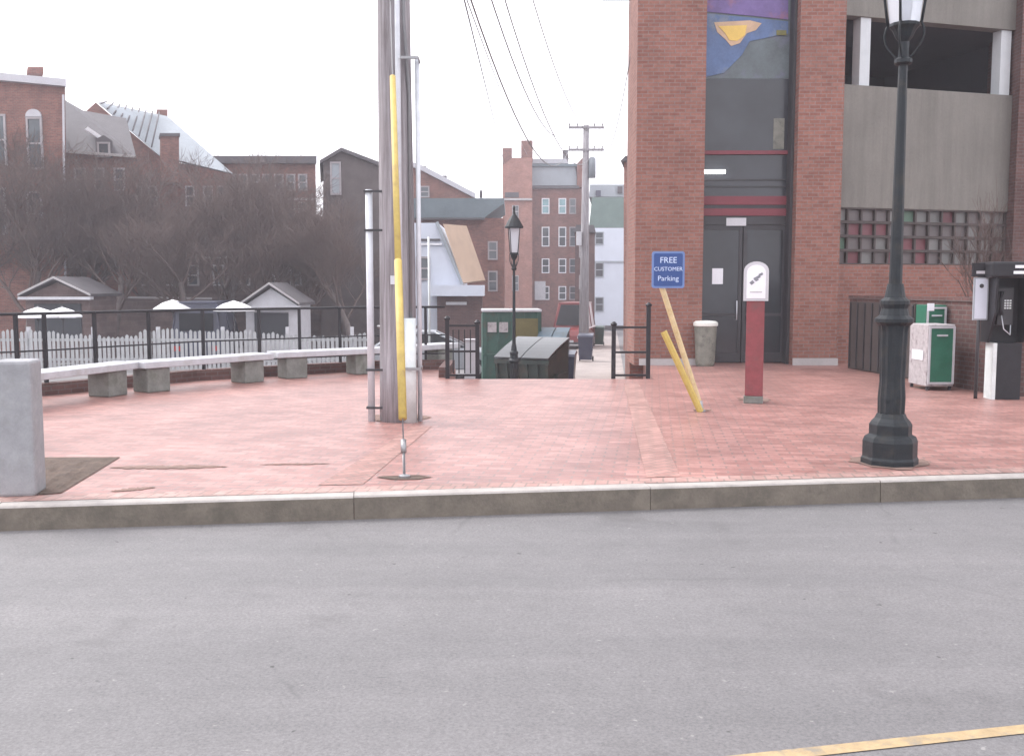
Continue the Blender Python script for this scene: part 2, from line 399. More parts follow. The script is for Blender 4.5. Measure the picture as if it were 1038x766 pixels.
# dirt spread over the bricks as ragged sheets
def smear(a, b, w, nm):
    A, B = G(*a), G(*b); d = (B - A); n = Vector((-d.y, d.x, 0)).normalized(); N = 26; t, u = [], []
    for i in range(N + 1):
        q = i / N; k = math.sin(math.pi * q) ** .5 * w
        c = A + d * q; t.append(c + n * k * random.uniform(.4, 1) + Vector((0, 0, .005))); u.append(c - n * k * random.uniform(.4, 1) + Vector((0, 0, .005)))
    m = MB(); m.add(t + u, [(i, N + 1 + i, N + 2 + i, i + 1) for i in range(N)]); struct(m.build(nm, 'dirt'))
M['dirt'] = worn('dirt', (.21, .135, .11), .9, .4, 9, dirt=(.16, .11, .09))  # colour of the dirt smears and of the painted contact shade discs
smear((110, 474), (232, 473), .10, 'dirt_shade_patch'); smear((112, 498), (158, 494), .07, 'dirt_shade_patch')
smear((262, 471), (335, 470), .04, 'dirt_shade_patch')

def contact_shade(c, r0, nm='dirt_shade_patch'):  # contact shade round a base, painted as a dark ragged disc
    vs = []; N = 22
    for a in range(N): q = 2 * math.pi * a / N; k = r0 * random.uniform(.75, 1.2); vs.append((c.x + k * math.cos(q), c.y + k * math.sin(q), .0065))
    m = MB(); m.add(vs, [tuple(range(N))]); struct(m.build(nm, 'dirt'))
for gx, gy_, rr in ((766, 405, .24), (404, 423, .38), (900, 468, .36), (712, 416, .12)): contact_shade(G(gx, gy_), rr)
# lower ground (car park), alley
m = MB(); ys = [10, 30, 40, 50, 60, 75, 90, 200, 700]
for y0, y1 in zip(ys[:-1], ys[1:]): m.add([(-500, y0, gz(y0)), (500, y0, gz(y0)), (500, y1, gz(y1)), (-500, y1, gz(y1))], [(0, 1, 2, 3)])
struct(m.build('ground', 'asphalt'))
m = MB(); al = [(19.6, -1.4, 2.4), (30, 0.6, 3.4), (40, 1.9, 4.4), (50, 3.2, 5.4), (60, 4.2, 6.4), (75, 5.3, 7.9), (88, 6.2, 9.2)]
for (y0, a0, b0), (y1, a1, b1) in zip(al[:-1], al[1:]):
    m.add([(a0, y0, gz(y0) + .006), (b0, y0, gz(y0) + .006), (b1, y1, gz(y1) + .006), (a1, y1, gz(y1) + .006)], [(0, 1, 2, 3)])
struct(m.build('alley_path', 'alley'))
m = MB(); ns = 8
for i in range(ns - 1):
    z = -1.2 * (i + 1) / ns; m.box((SX0 + .003, SY + .003 + i * .28, -1.4), (SX1 - .003, SY + .003 + (i + 1) * .28 - .002, z))
struct(m.build('steps', 'kerb_top'))

# low wall under the railing
m = MB()
for p, q in zip(WL[:-1], WL[1:]):
    m.lin(p, q + (q - p).normalized() * .02, .22, .20, -.02, 0, .12)
m.lin((-1.2, SY + .25), (-1.2, 19.35), .18, .20, -.02, 0)
w = m.build('low_wall', 'brick_dark'); tag(w, 'long low dark brick kerb wall under the black railing, behind the benches', 'wall')

# ------------------------------------------------------------------ railing along the plaza
rl = empty('railing', WL[1], 0, 'black metal two rail railing on the low brick wall behind the stone benches', 'railing')
def rel(v, o): return Vector(v) - Vector(o)
o0 = WL[1].copy()
def online(px):                                   # point of the wall line at picture column px
    d = ray(px, 390)
    for p, q in zip(WL[:-1], WL[1:]):
        den = (q.x - p.x) * d.y - (q.y - p.y) * d.x
        if abs(den) < 1e-9: continue
        t = (-(p.x) * d.y + p.y * d.x) / den
        if 0 <= t <= 1: return Vector((p.x + t * (q.x - p.x), p.y + t * (q.y - p.y), 0))
def offn(p): return p + Vector((-.05, .12, 0))
for z, r in ((1.20, .022), (.66, .013), (.30, .013)):
    m = MB(); m.tube([rel(offn(p), o0) + Vector((0, 0, z)) for p in WL], r, 6); m.build('rail', 'black', rl)
for px in (18, 47, 98, 153, 208, 265, 306, 347, 392, 434):
    p = online(px)
    if p is None: continue
    p = rel(offn(p), o0); m = MB(); m.box((p.x - .025, p.y - .025, .182), (p.x + .025, p.y + .025, 1.21)); m.build('post', 'black', rl)

def gate_panel(x0, x1, y, zt, label, name, extra=None):
    e = empty(name, (x0, y, 0), 0, label, 'railing')
    for x, h in ((x0, zt[0]), (x1, zt[1])):
        m = MB(); m.box((x - x0 - .035, -.035, 0), (x - x0 + .035, .035, h)); m.lathe([(.05, h), (.06, h + .03), (.02, h + .07)], (x - x0, 0, 0), 8); m.build('post', 'black', e)
    for z in (min(zt) - .03, min(zt) * .5, .06):
        m = MB(); m.box((.036, -.016, z - .018), (x1 - x0 - .036, .016, z + .018)); m.build('rail', 'black', e)
    if extra: extra(e)
    return e
gate_panel(1.76, 2.36, SY + .05, (.92, 1.25), 'small black metal rail panel beside the brick corner, right of the steps', 'stair_railing')
def ex(e):
    for i in range(4):
        m = MB(); m.box((.09 + i * .1, -.01, .09), (.11 + i * .1, .01, .85)); m.build('baluster', 'black', e)
gate_panel(-1.12, -.60, SY + .06, (1.02, .95), 'small black metal gate panel left of the steps, in front of the dumpster', 'stair_railing', ex)
# grey utility cabinet by the gate
e = empty('utility_cabinet', (-.72, SY + .42, -1.2), 0, 'small pale grey metal cabinet behind the gate panel beside the steps', 'cabinet')
m = MB(); m.box((-.12, -.1, 0), (.12, .1, 1.84)); m.build('cabinet_body', 'white_dull', e, bevel=.01)
m = MB(); m.box((-.10, -.115, .9), (.10, -.102, 1.78)); m.build('door', 'white_dull', e)
m = MB(); m.box((-.13, -.12, 1.842), (.13, .11, 1.87)); m.build('top_cap', 'white_dull', e)

# ------------------------------------------------------------------ benches
BZ = .47
def bench(pa, pb, sup, label, yo=0):
    A, B = pa, pb; c = (A + B) / 2; ang = math.atan2((B - A).y, (B - A).x); L = (B - A).length
    e = empty('stone_bench', (c.x, c.y, 0), ang, label, 'bench', 'granite slab benches along the railing')
    m = MB(); m.box((-L / 2, -.24, BZ - .10), (L / 2, .24, BZ)); m.build('seat', 'bench_slab', e, bevel=.012)
    for s in sup:
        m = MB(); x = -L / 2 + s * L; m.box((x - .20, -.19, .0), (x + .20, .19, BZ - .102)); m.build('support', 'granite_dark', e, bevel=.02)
def BP(px, py, z=BZ): q = G(px, py, z); return Vector((q.x, q.y, 0))
bench(BP(-70, 388), BP(131, 366), (.2, .86), 'weathered granite slab bench whose end meets the pale stone post')
bench(BP(137, 366.5), BP(268, 357.5), (.11, .85), 'granite slab bench in the middle of the row, both block supports in view')
bench(BP(276, 356.5), BP(381, 352), (.18, .84), 'granite slab bench just beside the wooden utility pole, partly hidden by it')
bench(BP(388, 351.5), BP(458, 347.2), (.25, .8), 'granite slab bench ending at the gate panel by the steps')

# ------------------------------------------------------------------ stone post at the kerb
b0 = G(18, 504)
e = MB(); w_ = .14; h_ = P(18, 366, b0.y).z
e.box((-w_, -w_, 0), (w_, w_, h_))
o = e.build('stone_bollard', 'granite', loc=(G(13, 504).x, b0.y + .15, 0), bevel=.025); o.rotation_euler.z = R(8)
tag(o, 'tall square pale granite post at the kerb beside the bare tree pit', 'bollard')

# ------------------------------------------------------------------ wooden utility pole with guy, conduits
pb = G(404, 426); py_ = pb.y
e = empty('utility_pole', (pb.x, py_, 0), 0, 'thick weathered wooden utility pole with conduits and a long yellow guy guard', 'utility pole')
m = MB(); pts = []; rad = []
for i in range(15): pts.append((math.sin(i * .7) * .006, 0, -.05 + i * .7)); rad.append(.223 - i * .0052)
m.tube(pts, rad, 20); m.build('pole', 'wood_pole', e)
m = MB(); m.tube([(-.31, -.08, 0), (-.31, -.08, P(378, 193, py_).z)], .042, 12); m.build('conduit', 'galv', e)
for yy in (195, 234, 374, 412):
    z = P(378, yy, py_).z; m = MB(); m.box((-.365, -.135, z - .013), (-.15, -.124, z + .013)); m.box((-.365, -.123, z - .013), (-.355, -.03, z + .013)); m.build('bracket', 'dark_metal', e)
m = MB(); m.tube([(.16, -.18, 0.0), (.16, -.18, P(418, 322, py_).z)], .075, 12); m.build('cable_guard', 'galv_light', e)
m = MB(); m.tube([(.175, -.15, P(418, 322, py_).z), (.175, -.12, 3.8), (.13, -.20, 4.6), (.12, -.22, 8)], .020, 8); m.build('cable', 'wire', e)
m = MB(); m.tube([(.265, -.06, 0.0), (.265, -.06, P(424, 60, py_).z)], .028, 10); m.build('conduit', 'galv', e)
m = MB(); m.tube([(.06, -.215, .3), (.055, -.21, 8)], .032, 8); m.build('ground_moulding', 'galv', e)
for yy in (64, 372):
    z = P(420, yy, py_).z; m = MB(); m.box((.09, -.29, z - .015), (.30, -.26, z + .015)); m.box((.288, -.26, z - .015), (.30, -.03, z + .015)); m.build('bracket', 'steel', e)
# bolts, tags
m = MB(); m.box((-.05, -.245, 1.62), (.0, -.232, 1.72)); m.build('number_plate', 'galv', e)
m = MB(); m.tube([(-.24, 0, 1.12), (.24, 0, 1.12)], .018, 6); m.build('bolt', 'steel', e)
m = MB(); m.tube([(-1.0, 0, 8.6), (1.0, 0, 8.6)], .06, 6); m.build('crossarm', 'wood_pole', e)
# guy
an = G(410, 484); gt = P(398, 78, 11.0)
dirv = (gt - an); top = an + dirv * 1.9
base = Vector((pb.x, py_, 0))
g0 = P(405, 424, an.y + (gt.y - an.y) * .115)
t0 = (g0 - an).length / dirv.length
m = MB(); m.tube([an - base, top - base], .007, 6); m.build('guy_wire', 'wire', e)
def pt(t): return an + dirv * t - base
m = MB(); m.tube([pt(t0), pt(.48)], .038, 10); m.build('guy_guard', 'yellow', e)
m = MB(); m.tube([pt(.46), pt(1.0)], .033, 10); m.build('guy_guard', 'yellow', e)
m = MB(); m.tube([an - base + Vector((0, 0, -.05)), pt(.062)], .013, 8); m.lathe([(.05, 0), (.05, .02), (.02, .03)], an - base, 10); m.tube([pt(.05), pt(.075)], .026, 8); m.build('anchor_rod', 'steel', e)
# soil gap round the anchor
m = MB(); 
vs = [(an.x + .23 * math.cos(a * .524) * random.uniform(.7, 1.1), an.y + .10 * math.sin(a * .524) * random.uniform(.7, 1.1), .006) for a in range(12)]
m.add(vs, [tuple(range(12))]); struct(m.build('anchor_soil', 'soil'))

# ------------------------------------------------------------------ street lamps
def lamp(x, y, z, label, h=1.0, rz=0):
    e = empty('street_lamp', (x, y, z), rz, label, 'street lamp', 'old fashioned iron street lamps')
    m = MB(); m.lathe([(.275, 0), (.275, .05), (.262, .07), (.262, .21), (.245, .25), (.205, .27), (.205, .36), (.185, .39), (.155, .42), (.135, .46)], n=8); m.build('base', 'lamp_green', e, bevel=.006)
    m = MB(); m.lathe([(.128, .455), (.132, .60), (.120, .75), (.135, 1.2), (.145, 1.25)], n=24, flute=.09); m.build('barrel', 'lamp_green', e)
    m = MB(); m.lathe([(.150, 1.25), (.185, 1.28), (.185, 1.31), (.14, 1.34), (.125, 1.40), (.14, 1.44), (.14, 1.47), (.10, 1.50), (.085, 1.57), (.075, 1.62)], n=16, smooth=False); m.build('collar', 'lamp_green', e)
    m = MB(); m.lathe([(.062, 1.62), (.044, 3.45 * h), (.042, 3.62 * h)], n=16, flute=.05); m.build('shaft', 'lamp_green', e)
    hz = 3.62 * h
    m = MB(); m.lathe([(.055, hz), (.085, hz + .02), (.085, hz + .05), (.05, hz + .07), (.045, hz + .20), (.08, hz + .24), (.11, hz + .30), (.14, hz + .33), (.14, hz + .355)], n=12); m.build('neck', 'lamp_green', e)
    for k in range(4):
        a = R(45 + 90 * k); c, s_ = math.cos(a), math.sin(a); pts = [(.05 * c, .05 * s_, hz + .03)]
        for q in range(9):
            t = q / 8; r = .05 + .10 * math.sin(t * math.pi * .8) + .05 * t; pts.append((r * c, r * s_, hz + .05 + .30 * t))
        m = MB(); m.tube(pts, .011, 6)
        m.tube([(.155 * c, .155 * s_, hz + .35), (.235 * c, .235 * s_, hz + .86)], .014, 6); m.build('bracket', 'lamp_green', e)
    m = MB(); s1, s2, z1, z2 = .125, .185, hz + .36, hz + .84
    q = []
    for s_, zz in ((s1, z1), (s2, z2)):
        for k in range(4): a = R(45 + 90 * k); q.append((s_ * 1.1 * math.cos(a), s_ * 1.1 * math.sin(a), zz))
    m.add(q, [(0, 1, 5, 4), (1, 2, 6, 5), (2, 3, 7, 6), (3, 0, 4, 7), (3, 2, 1, 0), (4, 5, 6, 7)]); m.build('lantern_glass', 'lantern', e)
    m = MB(); m.lathe([(.02, hz + .37), (.035, hz + .46), (.05, hz + .55), (.045, hz + .66), (.02, hz + .70)], n=10, smooth=True); m.build('bulb', 'face_white', e)
    m = MB(); m.lathe([(.30, hz + .845), (.30, hz + .875), (.19, hz + 1.0), (.10, hz + 1.08), (.05, hz + 1.12), (.03, hz + 1.2), (.045, hz + 1.24), (.005, hz + 1.3)], n=12); m.build('lantern_roof', 'lamp_green', e)
    return e
lb = G(900, 474)
lamp(lb.x + .095, lb.y + .22, 0, 'tall black iron lamp post with stepped base standing close to the kerb', .972, R(10))
nl = bpy.context.scene.objects['street_lamp']; nl.scale = (.91, .91, 1)
fl = lamp(P(521, 300, 20.3).x, 20.3, -1.2, 'far black lamp post standing beyond the steps in front of the dumpster', .86, R(10)); fl.scale = (.62, .62, 1.0)

# ------------------------------------------------------------------ blue sign on leaning yellow posts
sb = G(712, 417); sy = sb.y
e = empty('parking_sign', (sb.x, sy, 0), 0, 'small blue parking sign on leaning faded yellow posts, in front of the brick pillar', 'sign')
tp = P(671, 290, sy) - sb; t2 = P(673, 336, sy - .08) - sb; b2 = G(708, 408) - sb; b2 = Vector((b2.x, -.08, .05))
def chan(m, a, b_, w):
    a, b_ = Vector(a), Vector(b_); d = (b_ - a); side = Vector((d.z, 0, -d.x)).normalized(); f = Vector((0, 1, 0))
    pr = [(-w, .03), (-w * .45, 0), (w * .45, 0), (w, .03), (w, .036), (w * .4, .008), (-w * .4, .008), (-w, .036)]
    m.prism([a + side * u + f * v for u, v in pr], d)
m = MB(); chan(m, (0, 0, 0), tp + Vector((-.02, 0, .06)), .036); m.build('post', 'yellow_pale', e)
m = MB(); chan(m, (-.03, -.07, .0), t2, .042); m.build('post', 'yellow', e)
m = MB(); m.tube([(.005, -.02, -.05), (-.02, -.02, .14)], .016, 8); m.lathe([(.045, 0), (.045, .015), (.02, .03)], (0, 0, 0), 8); m.build('anchor_rod', 'steel', e)
sl, sr, stp, sbt = P(660, 292, sy) - sb, P(693, 292, sy) - sb, (P(676, 255, sy) - sb).z, (P(676, 292, sy) - sb).z
cx = (sl.x + sr.x) / 2; hw = (sr.x - sl.x) / 2
def rrect(hw, hh, r, n=5):
    out = []
    for cxx, czz, a0 in ((hw - r, hh - r, 0), (-hw + r, hh - r, 90), (-hw + r, -hh + r, 180), (hw - r, -hh + r, 270)):
        for k in range(n + 1): a = R(a0 + 90 * k / n); out.append((cxx + r * math.cos(a), czz + r * math.sin(a)))
    return out
cz_ = (stp + sbt) / 2; hh = (stp - sbt) / 2
pp = empty('tmp'); bpy.data.objects.remove(pp)
m = MB(); m.prism([(cx + u, -.050, cz_ + v) for u, v in rrect(hw, hh, .03)], (0, .012, 0)); pan = m.build('sign_panel', 'sign_edge', e)
m = MB(); m.prism([(cx + u, -.053, cz_ + v) for u, v in rrect(hw - .025, hh - .025, .02)], (0, .0028, 0)); m.build('sign_face', 'blue', pan)
def text(s, size, loc, parent, mt, name='lettering', rx=90, ry=0, rz=0, ex=.001):
    cu = bpy.data.curves.new(name, 'FONT'); cu.body = s; cu.size = size; cu.align_x = 'CENTER'; cu.align_y = 'CENTER'; cu.extrude = ex; cu.resolution_u = 2
    o = bpy.data.objects.new(name, cu); dg = None
    COL.objects.link(o); bpy.context.view_layer.update(); me = bpy.data.meshes.new_from_object(o.evaluated_get(bpy.context.evaluated_depsgraph_get()))
    bpy.data.objects.remove(o); me.materials.clear(); me.materials.append(M[mt])
    n = bpy.data.objects.new(name, me); COL.objects.link(n); n.parent = parent; n.location = loc; n.rotation_euler = (R(rx), R(ry), R(rz)); return n
M['sign_text'] = worn('sign_text', (.55, .66, .85), .4, .05, 5, bmp=0)
text('FREE', .105, (cx, -.0545, cz_ + .118), pan, 'sign_text')
text('CUSTOMER', .070, (cx, -.0545, cz_ + .008), pan, 'sign_text')
text('Parking', .090, (cx, -.0545, cz_ - .110), pan, 'sign_text')

# ------------------------------------------------------------------ red post with white head
rb = G(766, 409); ry_ = rb.y
e = empty('information_post', (rb.x, ry_ + .12, 0), R(-14), 'dull red square post with a white arched head and grey slanted mark', 'post')
zt = P(766, 305, ry_).z; z2 = P(766, 265, ry_).z
m = MB(); m.box((-.135, -.125, 0), (.125, .125, .10)); m.build('plinth', 'granite_dark', e, bevel=.01)
m = MB(); m.prism([(-.12, -.11, .10), (.12, -.11, .10), (.12, .11, .10), (-.12, .11, .10)], (0, 0, zt - .10)); m.build('shaft', 'red', e, bevel=.008)
arc = [(-.165, zt), (.165, zt)] + [(.165 * math.cos(R(a)), z2 - .13 + .13 * math.sin(R(a))) for a in range(0, 181, 15)]
m = MB(); m.prism([(u, -.13, v) for u, v in arc], (0, .26, 0)); hd = m.build('head', 'white_dull', e)
arc2 = [(-.125, zt + .035), (.125, zt + .035)] + [(.125 * math.cos(R(a)), z2 - .15 + .105 * math.sin(R(a))) for a in range(0, 181, 15)]
m = MB(); m.prism([(u, -.136, v) for u, v in arc2], (0, .0055, 0)); m.build('face_plate', 'face_white', hd)
m = MB(); zz = zt + .30
def bar(m, a, b_, w, y=-.141):
    a, b_ = Vector((a[0], y, a[1])), Vector((b_[0], y, b_[1])); d = (b_ - a).normalized(); s = Vector((d.z, 0, -d.x)) * w; m.prism([a + s, b_ + s, b_ - s, a - s], (0, .0045, 0))
bar(m, (-.075, zz - .07), (-.035, zz - .035), .022); bar(m, (-.03, zz - .01), (.05, zz + .035), .018); bar(m, (.035, zz + .045), (.085, zz + .07), .016); bar(m, (-.01, zz - .03), (.03, zz - .01), .010)
m.build('slanted_mark', 'mark_grey', hd)
m = MB(); bar(m, (-.08, zt + .12), (.08, zt + .12), .006); m.build('faint_line', 'news_grey', hd)

# ------------------------------------------------------------------ big brick building on the right
BY = G(760, 370).y                                 # 20 m or so
bx = lambda px, y=None: P(px, 290, y or BY).x
H = 10.5
xa, xb, xc, xd = bx(643.5), bx(712), bx(805), bx(850)
bl = empty('brick_building', (xa, BY, 0), 0, 'large brick building with concrete panels and tall glazed entrance bay behind the red post', 'building')
bo = Vector((xa, BY, 0))
def bb(m, a, b_, mi=0): return m.box(Vector(a) - bo, Vector(b_) - bo, mi)
m = MB(); bb(m, (xa, BY, 0), (xb, BY + 1.2, H)); m.build('pillar', 'brick_main', bl)
m = MB(); bb(m, (xc, BY - .0, 0), (xd, BY + 1.6, H)); m.build('pillar', 'brick_main', bl)
m = MB(); m.prism([Vector(p) - bo for p in ((xa + .05, BY + 1.203, -1.2), (xa + .05 + 1.2, 33, -1.2), (xa + 2.2, 33, -1.2), (xa + 1.4, BY + 1.203, -1.2))], (0, 0, H + 1.0)); m.build('side_wall', 'brick_old', bl)
m = MB(); bb(m, (xa + .10, BY - .04, 0), (xb - .003, BY - .003, .13)); m.build('base_course', 'stone_trim', bl)
m = MB(); bb(m, (xc + .003, BY - .04, 0), (xd + .02, BY - .003, .14)); m.build('base_course', 'stone_trim', bl)
# entrance bay
gy = BY + .55
Z = lambda py, y=None: P(760, py, y or gy).z
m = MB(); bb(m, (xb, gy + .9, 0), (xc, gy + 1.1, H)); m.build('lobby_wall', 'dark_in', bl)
doors_top = Z(228)
xm = (xb + xc) / 2
for x0_, x1_ in ((xb + .03, xm - .01), (xm + .01, xc - .03)):
    d = MB(); fr = .07
    bb(d, (x0_, gy, .02), (x0_ + fr, gy + .06, doors_top)); bb(d, (x1_ - fr, gy, .02), (x1_, gy + .06, doors_top))
    bb(d, (x0_ + fr, gy, .02), (x1_ - fr, gy + .06, .22)); bb(d, (x0_ + fr, gy, doors_top - .1), (x1_ - fr, gy + .06, doors_top)); bb(d, (x0_ + fr, gy, .98), (x1_ - fr, gy + .06, 1.04))
    do = d.build('door', 'dark_metal', bl)
    g = MB(); bb(g, (x0_ + fr, gy + .02, .22), (x1_ - fr, gy + .035, .98)); bb(g, (x0_ + fr, gy + .02, 1.04), (x1_ - fr, gy + .035, doors_top - .1)); g.build('door_glass', 'glass_dark', do)
    hx = x1_ - fr - .03 if x1_ < xm else x0_ + fr + .03
    g = MB(); g.tube([Vector((hx, gy - .04, .9)) - bo, Vector((hx, gy - .04, 1.3)) - bo], .014, 8); g.build('handle', 'galv', do)
# paper notice
m = MB(); nx0 = P(722, 280, gy).x; nx1 = P(733, 280, gy).x; bb(m, (nx0, gy + .013, Z(288)), (nx1, gy + .018, Z(272))); m.build('paper_notice', 'face_white', bl)
m = MB(); nx0 = P(778, 280, gy).x; nx1 = P(783, 280, gy).x
# transom zone
m = MB(); bb(m, (xb, gy - .02, doors_top + .004), (xc, gy + .14, Z(219))); m.build('door_header', 'dark_metal', bl)
m = MB(); bb(m, (P(736, 224, gy).x, gy - .033, Z(229)), (P(756, 224, gy).x, gy - .022, Z(221))); m.build('name_plate', 'white_dull', bl)
m = MB(); bb(m, (xb, gy - .04, Z(219) + .004), (xc, gy + .12, Z(211.5))); m.build('red_band', 'red_band', bl)
m = MB(); bb(m, (xb, gy - .02, Z(211.5) + .004), (xc, gy + .12, Z(208))); m.build('trim', 'dark_metal', bl)
m = MB(); bb(m, (xb, gy - .04, Z(208) + .004), (xc, gy + .12, Z(199))); m.build('red_band', 'red_band', bl)
m = MB(); bb(m, (xb + .05, gy + .02, Z(199) + .004), (xc - .05, gy + .04, Z(157))); m.build('transom_glass', 'glass_dark', bl)
m = MB()
for yy in (183, 190): bb(m, (xb + .05, gy - .0, Z(yy)), (xc - .05, gy + .019, Z(yy) + .03))
m.build('transom_bar', 'dark_metal', bl)
m = MB(); bb(m, (P(713, 175, gy - .06).x, gy - .10, Z(176.3)), (P(735, 175, gy - .06).x, gy - .05, Z(172.7))); m.build('tube_lamp', 'tube_light', bl)
m = MB(); bb(m, (xb, gy - .05, Z(157) + .004), (xc, gy + .12, Z(153))); m.build('red_band', 'red_band', bl)
m = MB(); bb(m, (xb + .05, gy + .02, Z(153) + .004), (xc - .05, gy + .04, Z(80))); m.build('window_glass', 'glass_dark', bl)
# reflection of window light, put in as a grey strip on the glass
m = MB(); bb(m, (P(784, 140, gy).x, gy + .008, Z(151)), (P(795, 140, gy).x, gy + .017, Z(120))); m.build('window_reflection', 'can', bl)
# colourful window mural
mz0, mz1 = Z(80) + .004, H
def quad(mm, pts, y0=gy + .0, t=.018): mm.prism([Vector((P(a, b_, gy).x, y0, P(a, b_, gy).z)) - bo for a, b_ in pts], (0, t, 0))
mu = MB(); bb(mu, (xb + .05, gy + .02, mz0), (xc - .05, gy + .04, mz1)); mu = mu.build('window_mural', 'mural_teal', bl)
q = MB(); quad(q, [(716, -60), (799, -60), (799, 20), (760, 16), (716, 12)]); q.build('purple_field', 'mural_purple', mu)
q = MB(); quad(q, [(716, 14), (760, 18), (799, 22), (799, 34), (760, 42), (752, 56), (734, 74), (716, 78)]); q.build('blue_field', 'mural_blue', mu)
q = MB(); quad(q, [(724, 23), (760, 21), (772, 24), (766, 31), (757, 34), (750, 44), (741, 47), (735, 40), (727, 33)], gy - .010, .008); q.build('peach_shape', 'mural_peach', mu)
q = MB(); quad(q, [(728, 27), (757, 26), (755, 36), (747, 42), (739, 41), (735, 34)], gy - .019, .008); q.build('yellow_shape', 'mural_yellow', mu)
q = MB(); quad(q, [(787, 31), (797, 31), (797, 36), (787, 36)], gy - .010, .008); q.build('green_patch', 'olive', mu)
# right side frame of the bay
m = MB(); bb(m, (xc - .06, gy - .3, 0), (xc - .003, gy + .018, H)); m.build('jamb', 'dark_metal', bl)
m = MB(); bb(m, (xb + .003, gy - .03, doors_top), (xb + .045, gy + .018, H)); m.build('jamb', 'dark_metal', bl)
# receding concrete bay
E0 = Vector((xd, BY + .35, 0)); E1 = Vector((P(1018, 290, BY + 1.6).x, BY + 1.6, 0)); dv = (E1 - E0).normalized(); nv = Vector((-dv.y, dv.x, 0)); LB = (E1 - E0).length
def fb(m, s0, s1, z0, z1, o0_=0.0, o1_=.3, mi=0):
    a = [E0 + dv * s0 + nv * o0_, E0 + dv * s1 + nv * o0_, E0 + dv * s1 + nv * o1_, E0 + dv * s0 + nv * o1_]
    vs = [v - bo + Vector((0, 0, z0)) for v in a] + [v - bo + Vector((0, 0, z1)) for v in a]
    return m.add(vs, [(0, 3, 2, 1), (4, 5, 6, 7), (0, 1, 5, 4), (1, 2, 6, 5), (2, 3, 7, 6), (3, 0, 4, 7)], mi)
zP0 = P(850, 210, E0.y).z; zO0 = P(850, 85, E0.y).z; zO1 = P(850, 15, E0.y).z; zG0 = P(850, 268, E0.y).z
m = MB(); fb(m, 0, LB, zP0, zO0); m.build('concrete_panel', 'concrete', bl, bevel=.008)
m = MB(); fb(m, 0, LB, zO1, H); m.build('concrete_panel', 'concrete', bl, bevel=.008)
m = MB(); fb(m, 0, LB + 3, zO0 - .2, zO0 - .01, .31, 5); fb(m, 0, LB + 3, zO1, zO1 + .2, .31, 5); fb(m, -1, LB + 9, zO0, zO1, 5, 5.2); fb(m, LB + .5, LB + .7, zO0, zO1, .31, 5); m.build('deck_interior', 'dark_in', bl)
for a, b_ in ((866, 876), (1006, 1016)):
    def sof(px):
        d = ray(px, 290); t = (E0.x * d.y - E0.y * d.x) / (d.x * dv.y - d.y * dv.x); return t
    m = MB(); fb(m, sof(a), sof(b_), zO0 + .002, zO1 - .002, .05, .30); m.build('deck_column', 'concrete_light', bl)
m = MB(); fb(m, 0, LB + .3, -.02, zG0, 0.0, .3); m.build('brick_wall', 'brick_main', bl)
# glazed lattice
cols, rows = 13, 4; z0, z1 = zG0 + .002, zP0 - .002; random.seed(8)
la = MB(); fb(la, 0, LB, z0, z1, .16, .3); la = la.build('lattice_window', 'dark_metal', bl)
cw = LB / cols; rh = (z1 - z0) / rows
mm = MB()
for i in range(cols + 1): fb(mm, max(0, i * cw - .02), min(LB, i * cw + .02), z0, z1, .03, .158)
for j in range(rows + 1): fb(mm, 0, LB, max(z0, z0 + j * rh - .028), min(z1, z0 + j * rh + .028), .01, .028)
mm.build('lattice_bars', 'brown_gate', la)
mm = MB()
for i in range(cols):
    for j in range(rows):
        q = random.random(); k = 1 if (q < .12) else 2 if q < .5 else 3 if q > .95 else 0
        if (i, j) in ((1, 2), (2, 2), (5, 1), (6, 1)): k = 1
        fb(mm, i * cw + .022, (i + 1) * cw - .022, z0 + j * rh + .03, z0 + (j + 1) * rh - .03, .10, .156, k)
mm.build('glass_blocks', ['lattice_glass', 'lattice_red', 'lattice_dull', 'lattice_green'], la)
# right pillar, closing the picture
m = MB(); m.box(Vector((E1.x + .0, E1.y - .28, -.02)) - bo, Vector((E1.x + 1.4, E1.y + 1.2, H)) - bo); m.build('pillar', 'brick_dark', bl)
m = MB(); m.box(Vector((E1.x + 1.402, E1.y + .1, -.02)) - bo, Vector((E1.x + 12, E1.y + 1.2, H)) - bo); m.build('brick_wall', 'brick_main', bl)
m = MB(); bb(m, (xa + .3, BY + 1.21, H - .1), (E1.x + 8, 32, H + .1)); m.build('roof', 'slate', bl)

# low wall towards the street
WA, WB = Vector((G(849, 373).x + .2, G(849, 373).y, 0)), Vector((G(994, 402).x + .42, G(994, 402).y, 0))
lw = empty('boundary_wall', (WA.x, WA.y, 0), 0, 'low dark brick wall with stone cap running out from the building behind the newspaper boxes', 'wall')
m = MB(); m.lin((0, 0), WB - WA, .3, 1.36, 0, 0, .15); m.build('wall_body', 'brick_dark', lw)
m = MB(); m.lin((0, 0), WB - WA, .36, .06, 1.362, 0, .15); m.build('coping', 'brick_dark', lw)
d_ = (WB - WA).normalized()
m = MB(); q0 = d_ * .1; q1 = d_ * 2.5; m.lin(q0, q1, .03, 1.28, .02, 0, -.02)
for i in range(9): m.lin(q0 + d_ * (.02 + i * .29), q0 + d_ * (.05 + i * .29), .02, 1.24, .04, 1, -.047)
m.build('metal_panel', ['brown_gate', 'dark_metal'], lw)

